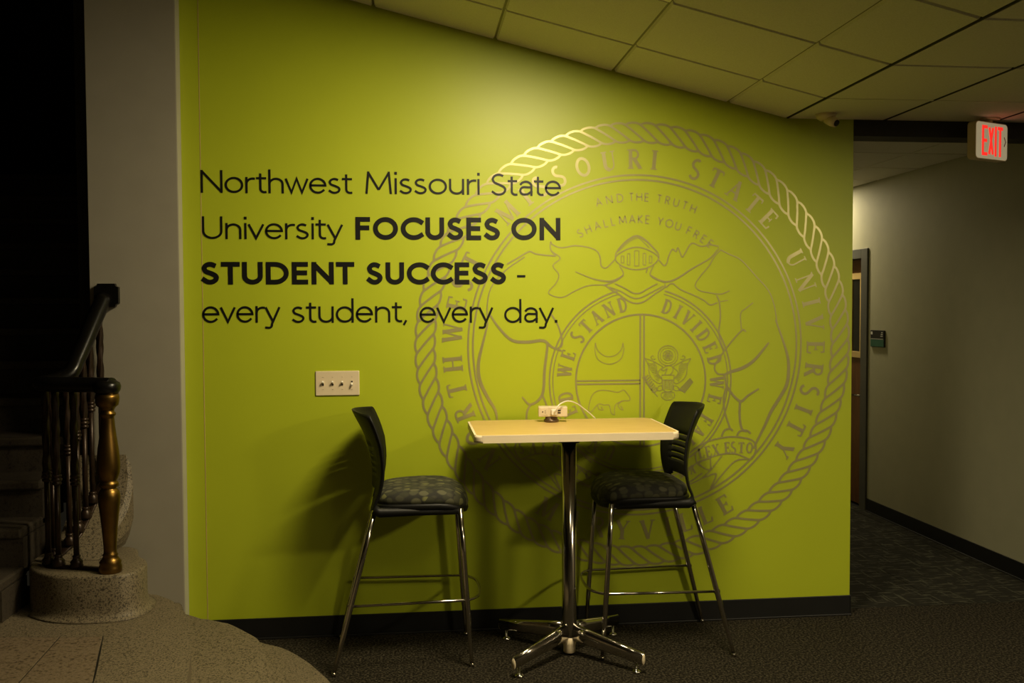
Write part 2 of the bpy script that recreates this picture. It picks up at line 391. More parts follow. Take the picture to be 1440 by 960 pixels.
# ------------------------------------------------------------ flat lettering engine
def ribbon(bm, pts, w, T, y, closed=False, ext=False):
    """pts 2D polyline, T maps a 2D point to (X,Z) on the wall; stroke width w (or list)"""
    P = [Vector((p[0], p[1])) for p in pts]
    Q = [P[0]]
    for p in P[1:]:
        if (p-Q[-1]).length > 1e-6: Q.append(p)
    if closed and (Q[0]-Q[-1]).length < 1e-6: Q.pop()
    P = Q; n = len(P)
    if n < 2: return
    ww = w if isinstance(w, (list, tuple)) else [w]*n
    if ext and not closed:
        d0 = (P[0]-P[1]).normalized(); d1 = (P[-1]-P[-2]).normalized(); P[0] = P[0]+d0*ww[0]/2; P[-1] = P[-1]+d1*ww[-1]/2
    Lv, Rv = [], []
    for i in range(n):
        a = P[i]-P[i-1] if (i > 0 or closed) else P[1]-P[0]
        b = P[(i+1) % n]-P[i] if (i < n-1 or closed) else P[-1]-P[-2]
        a = a.normalized(); b = b.normalized(); na = Vector((-a.y, a.x)); nb = Vector((-b.y, b.x)); m = na+nb
        if m.length < .35: m = na; sc = 1
        else: m = m.normalized(); sc = min(1/max(m.dot(na), .4), 2.2)
        o = m*sc*ww[min(i, len(ww)-1)]/2
        for lst, q in ((Lv, P[i]+o), (Rv, P[i]-o)):
            X, Z = T(q.x, q.y); lst.append(bm.verts.new((X, y, Z)))
    for i in range(n if closed else n-1):
        j = (i+1) % n
        bm.faces.new((Lv[i], Rv[i], Rv[j], Lv[j]))
def flat_obj(name, bm, mt, parent, world=False):
    if world:
        for v in bm.verts: v.co -= parent.location
    bm.normal_update()
    fl = [f for f in bm.faces if f.normal.y > 0]
    if fl: bmesh.ops.reverse_faces(bm, faces=fl)
    return obj(name, bm, mt, parent)
def arc(cx, cy, rx, ry, a0, a1, n=14):
    return [(cx+rx*math.cos(math.radians(a0+(a1-a0)*k/n)), cy+ry*math.sin(math.radians(a0+(a1-a0)*k/n))) for k in range(n+1)]
XH = .68   # lower-case x height
# sans glyphs: width, list of strokes on a box 0..w by 0..1 (skeleton of outer edge to outer edge)
def S_curve(w, h=1.0):
    r = .25*h; c = w/2
    pts = [(w*.93, h*.86)]+arc(c, h*.75, w*.47, h*.25, 55, 180, 9)+[(w*.16, h*.60), (c, h*.51), (w*.86, h*.40)]+arc(c, h*.25, w*.5, h*.25, 10, -130, 9)+[(w*.02, h*.13)]
    return [tuple(p) for p in smooth([Vector((p[0], p[1], 0)) for p in pts[1:]], 2)]
def s2(l): return [(p[0], p[1]) for p in l]
SANS = {
 'N': (.74, [[(0, 0), (0, 1)], [(0, 1), (.74, 0)], [(.74, 0), (.74, 1)]]),
 'M': (.92, [[(0, 0), (.07, 1)], [(.07, 1), (.46, .15)], [(.46, .15), (.85, 1)], [(.85, 1), (.92, 0)]]),
 'U': (.66, [[(0, 1), (0, .33)]+arc(.33, .33, .33, .33, 180, 360)+[(.66, 1)]]),
 'S': (.52, [s2(S_curve(.52))]),
 'F': (.46, [[(.46, 1), (0, 1), (0, 0)], [(0, .53), (.42, .53)]]),
 'O': (.94, [arc(.47, .5, .47, .5, 0, 360, 32)]),
 'C': (.80, [arc(.5, .5, .5, .5, 48, 312, 24)]),
 'E': (.48, [[(.48, 1), (0, 1), (0, 0), (.48, 0)], [(0, .52), (.44, .52)]]),
 'T': (.58, [[(0, 1), (.58, 1)], [(.29, 1), (.29, 0)]]),
 'D': (.76, [[(.28, 0), (0, 0), (0, 1), (.28, 1)]+arc(.28, .5, .48, .5, 90, -90, 16)]),
 'A': (.76, [[(0, 0), (.38, 1), (.76, 0)], [(.14, .34), (.62, .34)]]),
 'H': (.68, [[(0, 0), (0, 1)], [(.68, 0), (.68, 1)], [(0, .52), (.68, .52)]]),
 'R': (.52, [[(0, 0), (0, 1), (.24, 1)]+arc(.24, .75, .25, .25, 90, -90)+[(0, .5)], [(.24, .5), (.52, 0)]]),
 'L': (.44, [[(0, 1), (0, 0), (.44, 0)]]),
 'K': (.56, [[(0, 0), (0, 1)], [(.52, 1), (.02, .5), (.56, 0)]]),
 'Y': (.66, [[(0, 1), (.33, .45), (.66, 1)], [(.33, .45), (.33, 0)]]),
 'I': (0, [[(0, 0), (0, 1)]]),
 'X': (.6, [[(0, 0), (.6, 1)], [(0, 1), (.6, 0)]]),
 'o': (.62, [arc(.31, XH/2, .31, XH/2, 0, 360, 28)]),
 'r': (.26, [[(0, 0), (0, XH)], [(0, .36)]+arc(.24, .40, .24, .26, 180, 80, 8)]),
 't': (.32, [[(.12, .86), (.12, .16)]+arc(.27, .16, .15, .16, 180, 285, 7), [(0, XH), (.30, XH)]]),
 'h': (.50, [[(0, 0), (0, 1.06)], [(0, .38)]+arc(.25, .40, .25, .26, 175, 0)+[(.50, 0)]]),
 'w': (.84, [[(0, XH), (.22, 0), (.42, XH), (.62, 0), (.84, XH)]]),
 'e': (.58, [[(.02, .355), (.58, .355)]+arc(.29, XH/2, .29, XH/2, 5, 318, 24)]),
 's': (.38, [s2(S_curve(.38, XH))]),
 'i': (0, [[(0, 0), (0, XH)]]),
 'u': (.50, [[(0, XH), (0, .26)]+arc(.25, .26, .25, .26, 180, 355)+[(.50, .28)], [(.50, XH), (.50, 0)]]),
 'a': (.46, [[(.46, 0), (.46, .42)]+arc(.23, .43, .23, .23, 0, 150, 10), [(.46, .38), (.30, .38)]+arc(.17, .20, .17, .19, 90, 270, 10)+[(.30, .03), (.46, .16)]]),
 'n': (.50, [[(0, 0), (0, XH)], [(0, .38)]+arc(.25, .40, .25, .26, 175, 0)+[(.50, 0)]]),
 'v': (.54, [[(0, XH), (.27, 0), (.54, XH)]]),
 'y': (.54, [[(0, XH), (.28, 0)], [(.54, XH), (.24, -.12)]+arc(.12, -.17, .12, .13, 10, -80, 5)+[(.02, -.29)]]),
 'd': (.60, [arc(.30, XH/2, .30, XH/2, 0, 360, 28), [(.60, 0), (.60, 1.06)]]),
 ',': (.10, [[(.10, .05), (.0, -.18)]]),
 '.': (.0, [[(0, 0), (0, .03)]]),
 '-': (.28, [[(0, .33), (.28, .33)]]),
}
def word(txt, X0, X1, Z, H, w, parent, y, mt, bold=False, gap=.17):
    """letters of one word, fitted between X0 and X1; each letter is one mesh"""
    ws = [SANS[c][0] for c in txt]
    gaps = []
    for a, b in zip(txt, txt[1:]):
        g = gap
        if a in 'oecOCD' or b in 'oecdOCD': g *= .86
        if a in 'vwyAT' or b in 'vwyAT,': g *= .62
        if a in 'rt' or b in 't': g *= .78
        gaps.append(g)
    tot = (sum(ws)+sum(gaps))*H
    k = (X1-X0-w*(len(txt) if bold else 1))/tot
    x = X0+w/2
    for i, c in enumerate(txt):
        gw, st = SANS[c]
        bm = bmesh.new()
        def T(px, pz, x=x): return x+px*k*H, Z+w/2+pz*(H-w)
        ly = y
        for s in st:
            pts = [(T(*p)) for p in s]
            cl = len(s) > 20 and (Vector(s[0])-Vector(s[-1])).length < 1e-4
            if c in '.': pts = [(x-w*.62, Z+w*.65), (x+w*.62, Z+w*.65)]; ribbon(bm, pts, w*1.3, lambda a, b: (a, b), ly); continue
            if not cl:
                for e0, e1 in ((0, 1), (-1, -2)):
                    d = Vector(pts[e0])-Vector(pts[e1])
                    if min(abs(d.x), abs(d.y)) < .13*max(abs(d.x), abs(d.y)) or c in 'SCsecart':
                        d = d.normalized()*w/2; pts[e0] = (pts[e0][0]+d.x, pts[e0][1]+d.y)
            ribbon(bm, pts, w, lambda a, b: (a, b), ly, cl)
            ly -= .00005
        if c == 'i':
            ribbon(bm, [(x-w*.6, Z+.93*H), (x+w*.6, Z+.93*H)], w*1.25, lambda a, b: (a, b), ly)
        flat_obj('letter', bm, mt, parent, True)
        x += gw*k*H + (w if bold else 0) + (gaps[i]*k*H if i < len(gaps) else 0)
def wx(px, py):
    """pixel of the photograph's calibrated wall plane -> X,Z on the green wall"""
    d = _r2*((px-720)/1300)+_u2*((480-py)/1300)+_f; t = WY/d.y
    return d.x*t, 1.6+d.z*t
lt = empty('wall_lettering', (-.12, WY, 1.53)); tag(lt, 'black four-line slogan lettering stuck on the green wall above the switches', 'lettering')
LY = WY-.0022
for txt, p0, p1, py, H, w, b in (
    ('Northwest', 282.5, 496, 271, .108, .0108, 0), ('Missouri', 514, 674.5, 272.5, .108, .0108, 0), ('State', 691, 788.8, 275, .108, .0108, 0),
    ('University', 284.5, 483, 336, .108, .0108, 0), ('FOCUSES', 500, 703, 337, .110, .023, 1), ('ON', 719, 788, 337.5, .110, .023, 1),
    ('STUDENT', 283.5, 498.6, 400, .108, .023, 1), ('SUCCESS', 516, 711.5, 400, .108, .023, 1), ('-', 727, 738.8, 399, .108, .0115, 0),
    ('every', 284.5, 395, 454, .112, .0108, 0), ('student,', 411, 573, 454, .112, .0108, 0), ('every', 590, 694, 454, .112, .0108, 0), ('day.', 709, 783.5, 454, .112, .0108, 0)):
    x0, z = wx(p0, py); x1, _ = wx(p1, py)
    word(txt, x0, x1, z, H, w, lt, LY, M['vinyl'], bool(b), .15 if b else .19)

# ------------------------------------------------------------ the great seal
seal = empty('wall_seal', (1.126, WY, 1.4085)); tag(seal, 'large round silver university seal with rope border printed on the green wall', 'seal')
SC = (1.126, 1.4085); SY = WY-.0012; MM = M['silver']
ident = lambda a, b: (a, b)
def circle(bm, c, r, w, n=160, y=SY, a0=0, a1=360):
    if a1-a0 >= 360:
        ribbon(bm, [(c[0]+r*math.cos(2*PI*k/n), c[1]+r*math.sin(2*PI*k/n)) for k in range(n)], w, ident, y, True)
    else:
        ribbon(bm, arc(c[0], c[1], r, r, a0, a1, n), w, ident, y)
# rope
bm = bmesh.new(); NS = 90; R0, R1 = 1.017, 1.110; dth = 2*PI/NS
rope = [(-.95, .1), (-.7, 0), (-.35, -.02), (0, .05), (.35, .27), (.7, .5), (1.05, .73), (1.4, .95), (1.75, 1.02), (2.1, 1.0), (2.35, .9)]
rs = [(p.x, p.y) for p in smooth([(a, b, 0) for a, b in rope], 2)]
for k in range(NS):
    th = PI+k*dth
    pts = [(SC[0]+(R0+(R1-R0)*v)*math.cos(th+u*dth), SC[1]+(R0+(R1-R0)*v)*math.sin(th+u*dth)) for u, v in rs]
    if k == 0:
        pts = [(a-SC[0], b-SC[1]) for a, b in pts]; ribbon(bm, pts, .011, ident, SY-WY); st0 = flat_obj('rope_strand', bm, MM, seal)
    else:
        so = st0.copy(); COL.objects.link(so); so.rotation_euler = (0, -k*dth, 0); so.location.y = -(k % 3)*.00005
for r0 in (.853, .829): bm = bmesh.new(); circle(bm, SC, r0, .009); flat_obj('ring_line', bm, MM, seal, True)
# serif capitals: strokes (points, thickness factor) + serifs (x, y, half width)
TK, TN = .19, .075
def sf(*xs): return xs
SERIF = {
 'N': (.78, [([(.1, 0), (.1, 1)], TN), ([(.08, 1), (.68, 0)], TK), ([(.68, 0), (.68, 1)], TN)], [(.1, 0, .13), (.05, 1, .1), (.68, 1, .13)]),
 'O': (.80, [(arc(.4, .5, .31, .44, 0, 360, 28), .15)], []),
 'R': (.72, [([(.16, 0), (.16, 1)], TK), ([(.16, .96), (.36, .96)]+arc(.36, .74, .2, .22, 90, -90, 10)+[(.16, .52)], .11), ([(.36, .5), (.66, .02)], TK)], [(.16, 0, .16), (.08, 1, .1), (.68, 0, .07)]),
 'T': (.70, [([(.35, 0), (.35, 1)], TK), ([(.04, .95), (.66, .95)], .10), ([(.05, .96), (.03, .78)], .06), ([(.65, .96), (.67, .78)], .06)], [(.35, 0, .17)]),
 'H': (.80, [([(.15, 0), (.15, 1)], TK), ([(.65, 0), (.65, 1)], TK), ([(.15, .5), (.65, .5)], TN)], [(.15, 0, .16), (.15, 1, .16), (.65, 0, .16), (.65, 1, .16)]),
 'W': (1.08, [([(.12, 1), (.34, 0)], TK), ([(.34, 0), (.54, .95)], TN), ([(.54, 1), (.76, 0)], TK), ([(.76, 0), (.96, 1)], TN)], [(.12, 1, .13), (.54, 1, .12), (.96, 1, .12)]),
 'E': (.64, [([(.16, 0), (.16, 1)], TK), ([(.16, .96), (.58, .96), (.60, .78)], .08), ([(.16, .5), (.46, .5)], .08), ([(.46, .38), (.46, .62)], .06), ([(.16, .04), (.60, .04), (.64, .24)], .08)], [(.12, 0, .11), (.12, 1, .11)]),
 'S': (.60, [(s2(S_curve(.44, 1)), .14)], []),
 'M': (.98, [([(.12, 0), (.15, 1)], TN), ([(.15, 1), (.49, .04)], TK), ([(.49, .04), (.82, 1)], TN), ([(.82, 1), (.84, 0)], TK)], [(.12, 0, .12), (.12, 1, .08), (.84, 0, .15), (.86, 1, .08)]),
 'I': (.40, [([(.2, 0), (.2, 1)], TK)], [(.2, 0, .17), (.2, 1, .17)]),
 'U': (.78, [([(.16, 1), (.16, .32)]+arc(.39, .32, .23, .27, 180, 270, 7), TK), (arc(.39, .32, .23, .28, 270, 360, 7)+[(.62, 1)], TN)], [(.16, 1, .15), (.62, 1, .12)]),
 'A': (.80, [([(.1, 0), (.40, 1)], TN), ([(.38, 1), (.68, 0)], TK), ([(.2, .34), (.6, .34)], TN)], [(.1, 0, .12), (.68, 0, .14)]),
 'Y': (.76, [([(.08, 1), (.38, .45)], TK), ([(.38, .45), (.68, 1)], TN), ([(.38, .48), (.38, 0)], TK)], [(.1, 1, .12), (.66, 1, .11), (.38, 0, .16)]),
 'V': (.78, [([(.1, 1), (.40, 0)], TK), ([(.40, 0), (.68, 1)], TN)], [(.1, 1, .14), (.68, 1, .12)]),
 'L': (.62, [([(.16, 0), (.16, 1)], TK), ([(.16, .04), (.56, .04), (.60, .26)], .08)], [(.16, 1, .16), (.12, 0, .1)]),
 'D': (.78, [([(.16, 0), (.16, 1)], TK), ([(.16, .96), (.32, .96)]+arc(.32, .5, .34, .46, 90, -90, 14)+[(.16, .04)], .13)], [(.1, 0, .1), (.1, 1, .1)]),
 'F': (.60, [([(.16, 0), (.16, 1)], TK), ([(.16, .96), (.56, .96), (.58, .76)], .08), ([(.16, .5), (.46, .5)], .08), ([(.46, .38), (.46, .62)], .06)], [(.16, 0, .15), (.1, 1, .1)]),
 'P': (.66, [([(.16, 0), (.16, 1)], TK), ([(.16, .96), (.36, .96)]+arc(.36, .72, .2, .24, 90, -90, 10)+[(.16, .48)], .11)], [(.16, 0, .15), (.1, 1, .1)]),
 'X': (.74, [([(.1, 1), (.64, 0)], TK), ([(.1, 0), (.64, 1)], TN)], [(.1, 1, .12), (.64, 0, .12), (.1, 0, .1), (.64, 1, .1)]),
}
def serif_on(bm, ch, H, place, wf=1.0):
    """place(u,v) maps letter-local metres (u centred, v from base) to X,Z"""
    gw, st, se = SERIF[ch]; y = SY
    for pts, t in st:
        q = [((p[0]-gw/2)*H*wf, p[1]*H) for p in pts]
        cl = ch == 'O'
        if cl: q = q[:-1]
        m = [place(*p) for p in q]
        ribbon(bm, m, t*H, ident, y, cl); y -= .00003
    for x, yy, hw in se:
        v = .03*H if yy < .5 else .97*H; u = (x-gw/2)*H*wf
        ribbon(bm, [place(u-hw*H, v), place(u+hw*H, v)], .065*H, ident, y)
def ring_text(_b, txt, c, rbase, H, a0, a1, out=True, font='serif', w=.006, wf=1.0):
    """letters centred from angle a0 (first) to a1 (last), degrees; out=True: tops point outward"""
    tab = SERIF if font == 'serif' else SANS
    adv = [(tab[ch][0] if ch in tab else .35)+(.16 if font == 'serif' else .42) for ch in txt]
    pos = [0]
    for a, b in zip(adv, adv[1:]): pos.append(pos[-1]+(a+b)/2)
    for ch, p in zip(txt, pos):
        if ch == ' ': continue
        A = math.radians(a0+(a1-a0)*p/max(pos[-1], 1e-6))
        er = Vector((math.cos(A), math.sin(A))); et = Vector((math.sin(A), -math.cos(A)))
        if not out: er, et = -er, -et
        base = Vector(c)+(er*rbase if out else -er*rbase)
        def place(u, v): q = base+et*u+er*v; return q.x, q.y
        bm = bmesh.new()
        if font == 'serif': serif_on(bm, ch, H, place, wf)
        else:
            gw, st = SANS[ch]
            for s in st:
                cl = ch == 'O'
                q = [place((p[0]-gw/2)*H, p[1]*H) for p in (s[:-1] if cl else s)]
                ribbon(bm, q, w, ident, SY, cl)
        flat_obj('letter', bm, MM, seal, True)
for t, a0, a1 in (('NORTHWEST', 216.5, 153), ('MISSOURI', 134.7, 84.8), ('STATE', 71, 43.4), ('UNIVERSITY', 28, -35)):
    ring_text(bm, t, SC, .884, .096, a0, a1)
ring_text(bm, 'MARYVILLE', SC, .980, .096, -119.6, -61, out=False)
bm = bmesh.new()
ring_text(bm, 'AND', SC, .725, .038, 105.5, 97, font='sans', w=.0055); ring_text(bm, 'THE', SC, .725, .038, 92.5, 86.5, font='sans', w=.0055); ring_text(bm, 'TRUTH', SC, .725, .038, 81.5, 67.5, font='sans', w=.0055)
ring_text(bm, 'SHALL', SC, .615, .038, 117.5, 101.5, font='sans', w=.0055); ring_text(bm, 'MAKE', SC, .615, .038, 97, 85.5, font='sans', w=.0055)
ring_text(bm, 'YOU', SC, .615, .038, 79.5, 71, font='sans', w=.0055); ring_text(bm, 'FREE', SC, .615, .038, 65.5, 54, font='sans', w=.0055)
# belt and shield
BC = (1.1435, 1.2335)
bm = bmesh.new(); circle(bm, BC, .466, .0065, a0=-208, a1=28, n=100) if False else None
for r, w in ((.466, .0075), (.449, .005), (.3325, .009)):
    if r > .4:
        circle(bm, BC, r, w, 100, a0=-255, a1=75); 
    else: circle(bm, BC, r, w, 110)
ax = BC[0]; r_ = .33
for dx in (-.005, .0145): ribbon(bm, [(ax+dx, BC[1]-r_), (ax+dx, BC[1]+r_)], .0085, ident, SY-.0001)
for dz in (.002, -.0145): ribbon(bm, [(ax-r_, BC[1]+dz), (ax-.005, BC[1]+dz)], .0075, ident, SY-.0001)
flat_obj('belt_and_shield', bm, MM, seal, True)
bm = bmesh.new()
for t, a0, a1 in (('UNITED', 246, 191), ('WE', 172, 160.5), ('STAND', 145, 104), ('DIVIDED', 70, 14.5), ('WE', -2, -14.5), ('FALL', -31, -60)):
    ring_text(bm, t, BC, .357, .072, a0, a1, wf=.82)
# line drawings, given in local drawing units of the emblem (converted once onto the wall plane)
DC = [0]
def draw(bm, pts, w, o=(0, 0), k=1.0, closed=False, sub=4, sm=True):
    q = [wx(o[0]+a/k, o[1]+b/k) for a, b in pts]
    if sm and len(q) > 2: q = [(p.x, p.y) for p in smooth([(a, b, 0) for a, b in q], sub, closed)]
    n = len(q); DC[0] = (DC[0]+1) % 13; yy = SY-DC[0]*.00004
    if isinstance(w, tuple): w = [w[0]+(w[1]-w[0])*math.sin(PI*i/(n-1)) for i in range(n)]
    ribbon(bm, q, w, ident, yy, closed)
# charges of the shield
bm = bmesh.new()
o, k = (740, 380), 3.0
draw(bm, [(292, 305), (290, 340), (305, 378), (350, 396), (395, 378), (411, 340), (408, 305)], .0035, o, k)
draw(bm, [(292, 305), (300, 335), (325, 358), (350, 364), (378, 357), (400, 335), (408, 305)], .0035, o, k)
flat_obj('crescent', bm, MM, seal, True)
bm = bmesh.new()
draw(bm, [(262, 592), (268, 555), (282, 522), (310, 506), (352, 508), (385, 514), (408, 505), (420, 512), (438, 538), (432, 550), (408, 550), (388, 566), (395, 582), (408, 588), (400, 572)], .0035, o, k)
draw(bm, [(262, 592), (275, 596), (292, 575), (308, 563), (330, 568), (350, 568), (358, 600), (372, 608), (372, 590), (378, 565), (405, 550)], .0035, o, k)
draw(bm, [(302, 566), (306, 585), (325, 588), (315, 575)], .0035, o, k)
flat_obj('walking_bear', bm, MM, seal, True)
bm = bmesh.new(); o, k = (880, 470), 9.6
c, s_ = math.cos, math.sin
def circ(cx, cy, r, w, n=30): draw(bm, [(cx+r*c(2*PI*i/n), cy+r*s_(2*PI*i/n)) for i in range(n)], w, o, k, True, sm=False)
KW = .8; circ(568, 285, 134, .0035); circ(568, 285, 104, .002); circ(568, 285, 66, .003); circ(568, 285, 40, .003); circ(568, 285, 18, .003)
for i in range(6): draw(bm, [(568, 285), (568+64*c(i*PI/3), 285+64*s_(i*PI/3))], .0025, o, k)
for sx in (-1, 1):
    m = lambda L: [(568+sx*(a-568), b) for a, b in L]
    draw(bm, m([(878, 322), (830, 420), (818, 540), (760, 620), (680, 665), (650, 640)]), .0035, o, k)
    draw(bm, m([(878, 322), (770, 360), (680, 410), (640, 440), (700, 500), (690, 550), (650, 590)]), .003, o, k)
    draw(bm, m([(770, 360), (720, 440), (720, 540), (660, 600)]), .0025, o, k)
    for j in range(11):
        t = j/10; a = (745-60*t, 400+200*t); b = (850-130*t, 390+245*t)
        draw(bm, m([a, b]), .0025, o, k)
    draw(bm, m([(735, 330), (770, 340), (800, 310), (775, 285), (760, 300)]), .003, o, k)
    draw(bm, m([(640, 740), (680, 760), (720, 745), (690, 700), (650, 690)]), .003, o, k)
    draw(bm, m([(590, 770), (650, 790), (655, 840), (610, 880), (568, 885)]), .003, o, k)
    for j in range(3): draw(bm, m([(575+12*j, 770), (580+25*j, 868-8*j)]), .0025, o, k)
draw(bm, [(480, 480), (520, 440), (600, 420), (640, 470), (600, 540), (530, 540), (560, 460), (510, 490), (480, 480)], .0035, o, k)
draw(bm, [(487, 548), (650, 548), (650, 615), (487, 615)], .0035, o, k, True, sm=False)
for j in range(7): draw(bm, [(492+j*25, 615), (500+j*22, 745)], .004, o, k)
draw(bm, [(490, 690), (500, 745), (568, 775), (636, 745), (646, 690)], .003, o, k)
draw(bm, [(255, 560), (290, 660), (350, 750), (430, 840)], .004, o, k)
for j in range(8):
    t = j/7; px_, py_ = 262+130*t, 590+190*t
    draw(bm, [(px_, py_), (px_-42, py_-8)], .0055, o, k); draw(bm, [(px_, py_), (px_+38, py_-42)], .0055, o, k)
for j in range(5): draw(bm, [(735+14*j, 730+14*j), (870+9*j, 590+12*j)], .004, o, k)
for j in range(3): draw(bm, [(700+10*j, 715+20*j), (800, 790-10*j)], .004, o, k)
flat_obj('eagle', bm, MM, seal, True)
# helmet
bm = bmesh.new(); o, k = (740, 240), 4.8
draw(bm, [(600, 588), (606, 556), (640, 510), (690, 465), (745, 440), (800, 465), (850, 512), (888, 556), (897, 588)], (.004, .010), o, k)
draw(bm, [(620, 545), (690, 482), (745, 455), (770, 462), (830, 520)], .004, o, k)
draw(bm, [(600, 590), (660, 540), (745, 515), (835, 540), (893, 590), (840, 645), (745, 668), (650, 645)], .006, o, k, True)
for x0, x1, ya, yb in ((640, 658, 575, 622), (682, 700, 560, 635), (730, 760, 540, 642), (788, 806, 558, 635), (830, 848, 575, 622)):
    draw(bm, [(x0, ya), (x1, ya), (x1, yb), (x0, yb)], .0035, o, k, True, sm=False)
draw(bm, [(628, 640), (655, 690), (640, 715), (590, 740), (530, 745), (440, 725), (330, 680)], (.004, .008), o, k)
draw(bm, [(860, 640), (836, 690), (848, 715), (900, 740), (960, 748), (1030, 720), (1120, 660), (1240, 590), (1300, 520)], (.004, .009), o, k)
draw(bm, [(820, 655), (808, 690)], .005, o, k)
draw(bm, [(598, 762), (660, 790), (715, 822), (745, 828), (775, 822), (830, 790), (885, 762)], .006, o, k)
draw(bm, [(560, 785), (640, 815), (700, 850), (745, 862), (790, 850), (850, 818), (925, 778)], .006, o, k)
draw(bm, [(530, 770), (570, 800), (620, 830), (690, 880), (745, 895), (800, 880), (870, 830), (930, 790), (938, 765)], .007, o, k)
draw(bm, [(520, 775), (600, 745), (655, 705)], .008, o, k); draw(bm, [(940, 755), (890, 735), (836, 705)], .008, o, k)
draw(bm, [(598, 600), (540, 655), (505, 640), (500, 590), (480, 545), (430, 520), (330, 505), (240, 520), (180, 500), (165, 480), (165, 530), (200, 575)], .006, o, k)
draw(bm, [(893, 600), (930, 640), (950, 620), (958, 585), (985, 530), (1010, 545), (1025, 520), (1050, 580), (1070, 560), (1115, 490), (1180, 510), (1240, 500), (1300, 510)], .006, o, k)
draw(bm, [(520, 770), (420, 775), (330, 810), (240, 855), (150, 825), (200, 760), (220, 700), (180, 640), (230, 590), (165, 540)], .005, o, k)
draw(bm, [(200, 575), (130, 570), (60, 560), (20, 545), (-60, 590), (-130, 630)], .007, o, k)
draw(bm, [(940, 790), (985, 760), (1040, 800), (1130, 840), (1200, 875), (1240, 905), (1290, 890)], .006, o, k)
flat_obj('helmet_and_mantling', bm, MM, seal, True)
# standing bears
bm = bmesh.new(); o, k = (880, 320), 4.8
draw(bm, [(640, 150), (600, 190), (560, 260), (500, 330), (468, 390), (500, 425), (560, 438), (640, 448), (700, 425)], .005, o, k)
draw(bm, [(640, 150), (700, 180), (780, 220), (880, 330), (960, 420), (1000, 520), (1020, 640)], .006, o, k)
draw(bm, [(1010, 620), (1060, 760), (1092, 870), (1098, 960), (1085, 1060), (1030, 1160), (980, 1240), (940, 1330), (890, 1430), (860, 1490)], (.008, .017), o, k)
draw(bm, [(612, 455), (630, 500), (638, 600), (628, 700), (640, 770), (660, 822)], .007, o, k)
draw(bm, [(630, 500), (690, 490)], .004, o, k)
draw(bm, [(606, 915), (680, 810), (780, 695), (812, 702)], .007, o, k); draw(bm, [(780, 690), (775, 580), (810, 545), (860, 505)], .005, o, k)
draw(bm, [(606, 915), (598, 950), (620, 985), (668, 990)], .008, o, k)
draw(bm, [(660, 995), (700, 975), (790, 945), (870, 890), (965, 775)], (.009, .017), o, k)
o, k = (940, 460), 4.0
draw(bm, [(318, 262), (330, 335), (400, 415), (445, 385), (508, 345)], (.008, .013), o, k)
draw(bm, [(402, 415), (400, 500), (412, 570), (440, 585)], .012, o, k); draw(bm, [(385, 608), (400, 585), (440, 580), (462, 598)], .009, o, k)
draw(bm, [(326, 330), (310, 400), (318, 480), (345, 565)], .009, o, k); draw(bm, [(298, 612), (315, 580), (345, 570), (362, 582)], .009, o, k)
flat_obj('supporter_bear', bm, MM, seal, True); bm = bmesh.new()
# left bear
o, k = (560, 440), 2.527
draw(bm, [(318, 40), (300, 110), (285, 180), (290, 240), (318, 300), (345, 345), (352, 385)], (.008, .017), o, k)
draw(bm, [(322, 0), (360, 55), (405, 97), (460, 103), (515, 98), (545, 120), (582, 135)], (.008, .015), o, k)
draw(bm, [(515, 98), (530, 112), (520, 200), (512, 290), (470, 325), (440, 298)], (.007, .014), o, k)
draw(bm, [(470, 325), (458, 350), (455, 385)], .010, o, k); draw(bm, [(512, 290), (528, 330), (545, 385)], .009, o, k)
draw(bm, [(545, 5), (570, 50), (583, 110), (560, 130)], .008, o, k)
draw(bm, [(318, 40), (316, -20), (330, -90), (380, -150), (450, -200)], .006, o, k)
flat_obj('supporter_bear', bm, MM, seal, True)
# scroll
for sx in (1, -1):
    bm = bmesh.new()
    def mr(L): return L if sx > 0 else [(2*(BC_px-940)*4-a, b) for a, b in L]
    BC_px = 893.5; o, k = (940, 460), 4.0
    for L, w in (([(60, 760), (150, 682), (220, 642), (320, 618), (400, 618), (470, 635), (492, 675), (480, 722), (460, 745)], .008),
                 ([(70, 850), (150, 770), (200, 745), (290, 715), (380, 712), (460, 745)], .007),
                 ([(150, 700), (160, 760), (190, 785), (235, 800), (235, 735)], .006),
                 ([(190, 785), (175, 760), (240, 735)], .005),
                 ([(450, 740), (375, 752), (300, 830), (235, 912), (268, 825), (192, 848)], .007),
                 ([(300, 722), (235, 805), (170, 860), (70, 900)], .006),
                 ([(-190, 870), (-60, 860), (60, 820), (150, 770)], .007), ([(-190, 925), (-40, 915), (90, 885), (190, 820)], .007)):
        draw(bm, mr(L), w, o, k)
    flat_obj('scroll', bm, MM, seal, True)
bm = bmesh.new()
def straight(txt, p0, p1, H, bend=0, wf=.8):
    a = Vector(wx(*p0)); b = Vector(wx(*p1)); d = b-a
    adv = [SERIF[ch][0]+.14 if ch != ' ' else .4 for ch in txt]; tot = sum(adv); x = 0
    for ch, ad in zip(txt, adv):
        t = (x+ad/2)/tot; x += ad
        if ch == ' ': continue
        sl = math.atan2(d.y, d.x)+bend*(.5-t)*2
        et = Vector((math.cos(sl), math.sin(sl))); er = Vector((-et.y, et.x)); base = a+d*t+Vector((0, bend*d.length*.5*(.5-abs(t-.5))))
        bm = bmesh.new(); serif_on(bm, ch, H, lambda u, v: tuple(base+et*u+er*v), wf); flat_obj('letter', bm, MM, seal, True)
straight('LEX ESTO', (983, 645), (1059, 637), .056, .22); straight('SALUS', (728, 637), (800, 645), .056, .22)
straight('POPULI', (806, 668), (880, 684), .046, -.1); straight('SUPREMA', (892, 684), (982, 664), .046, -.1)

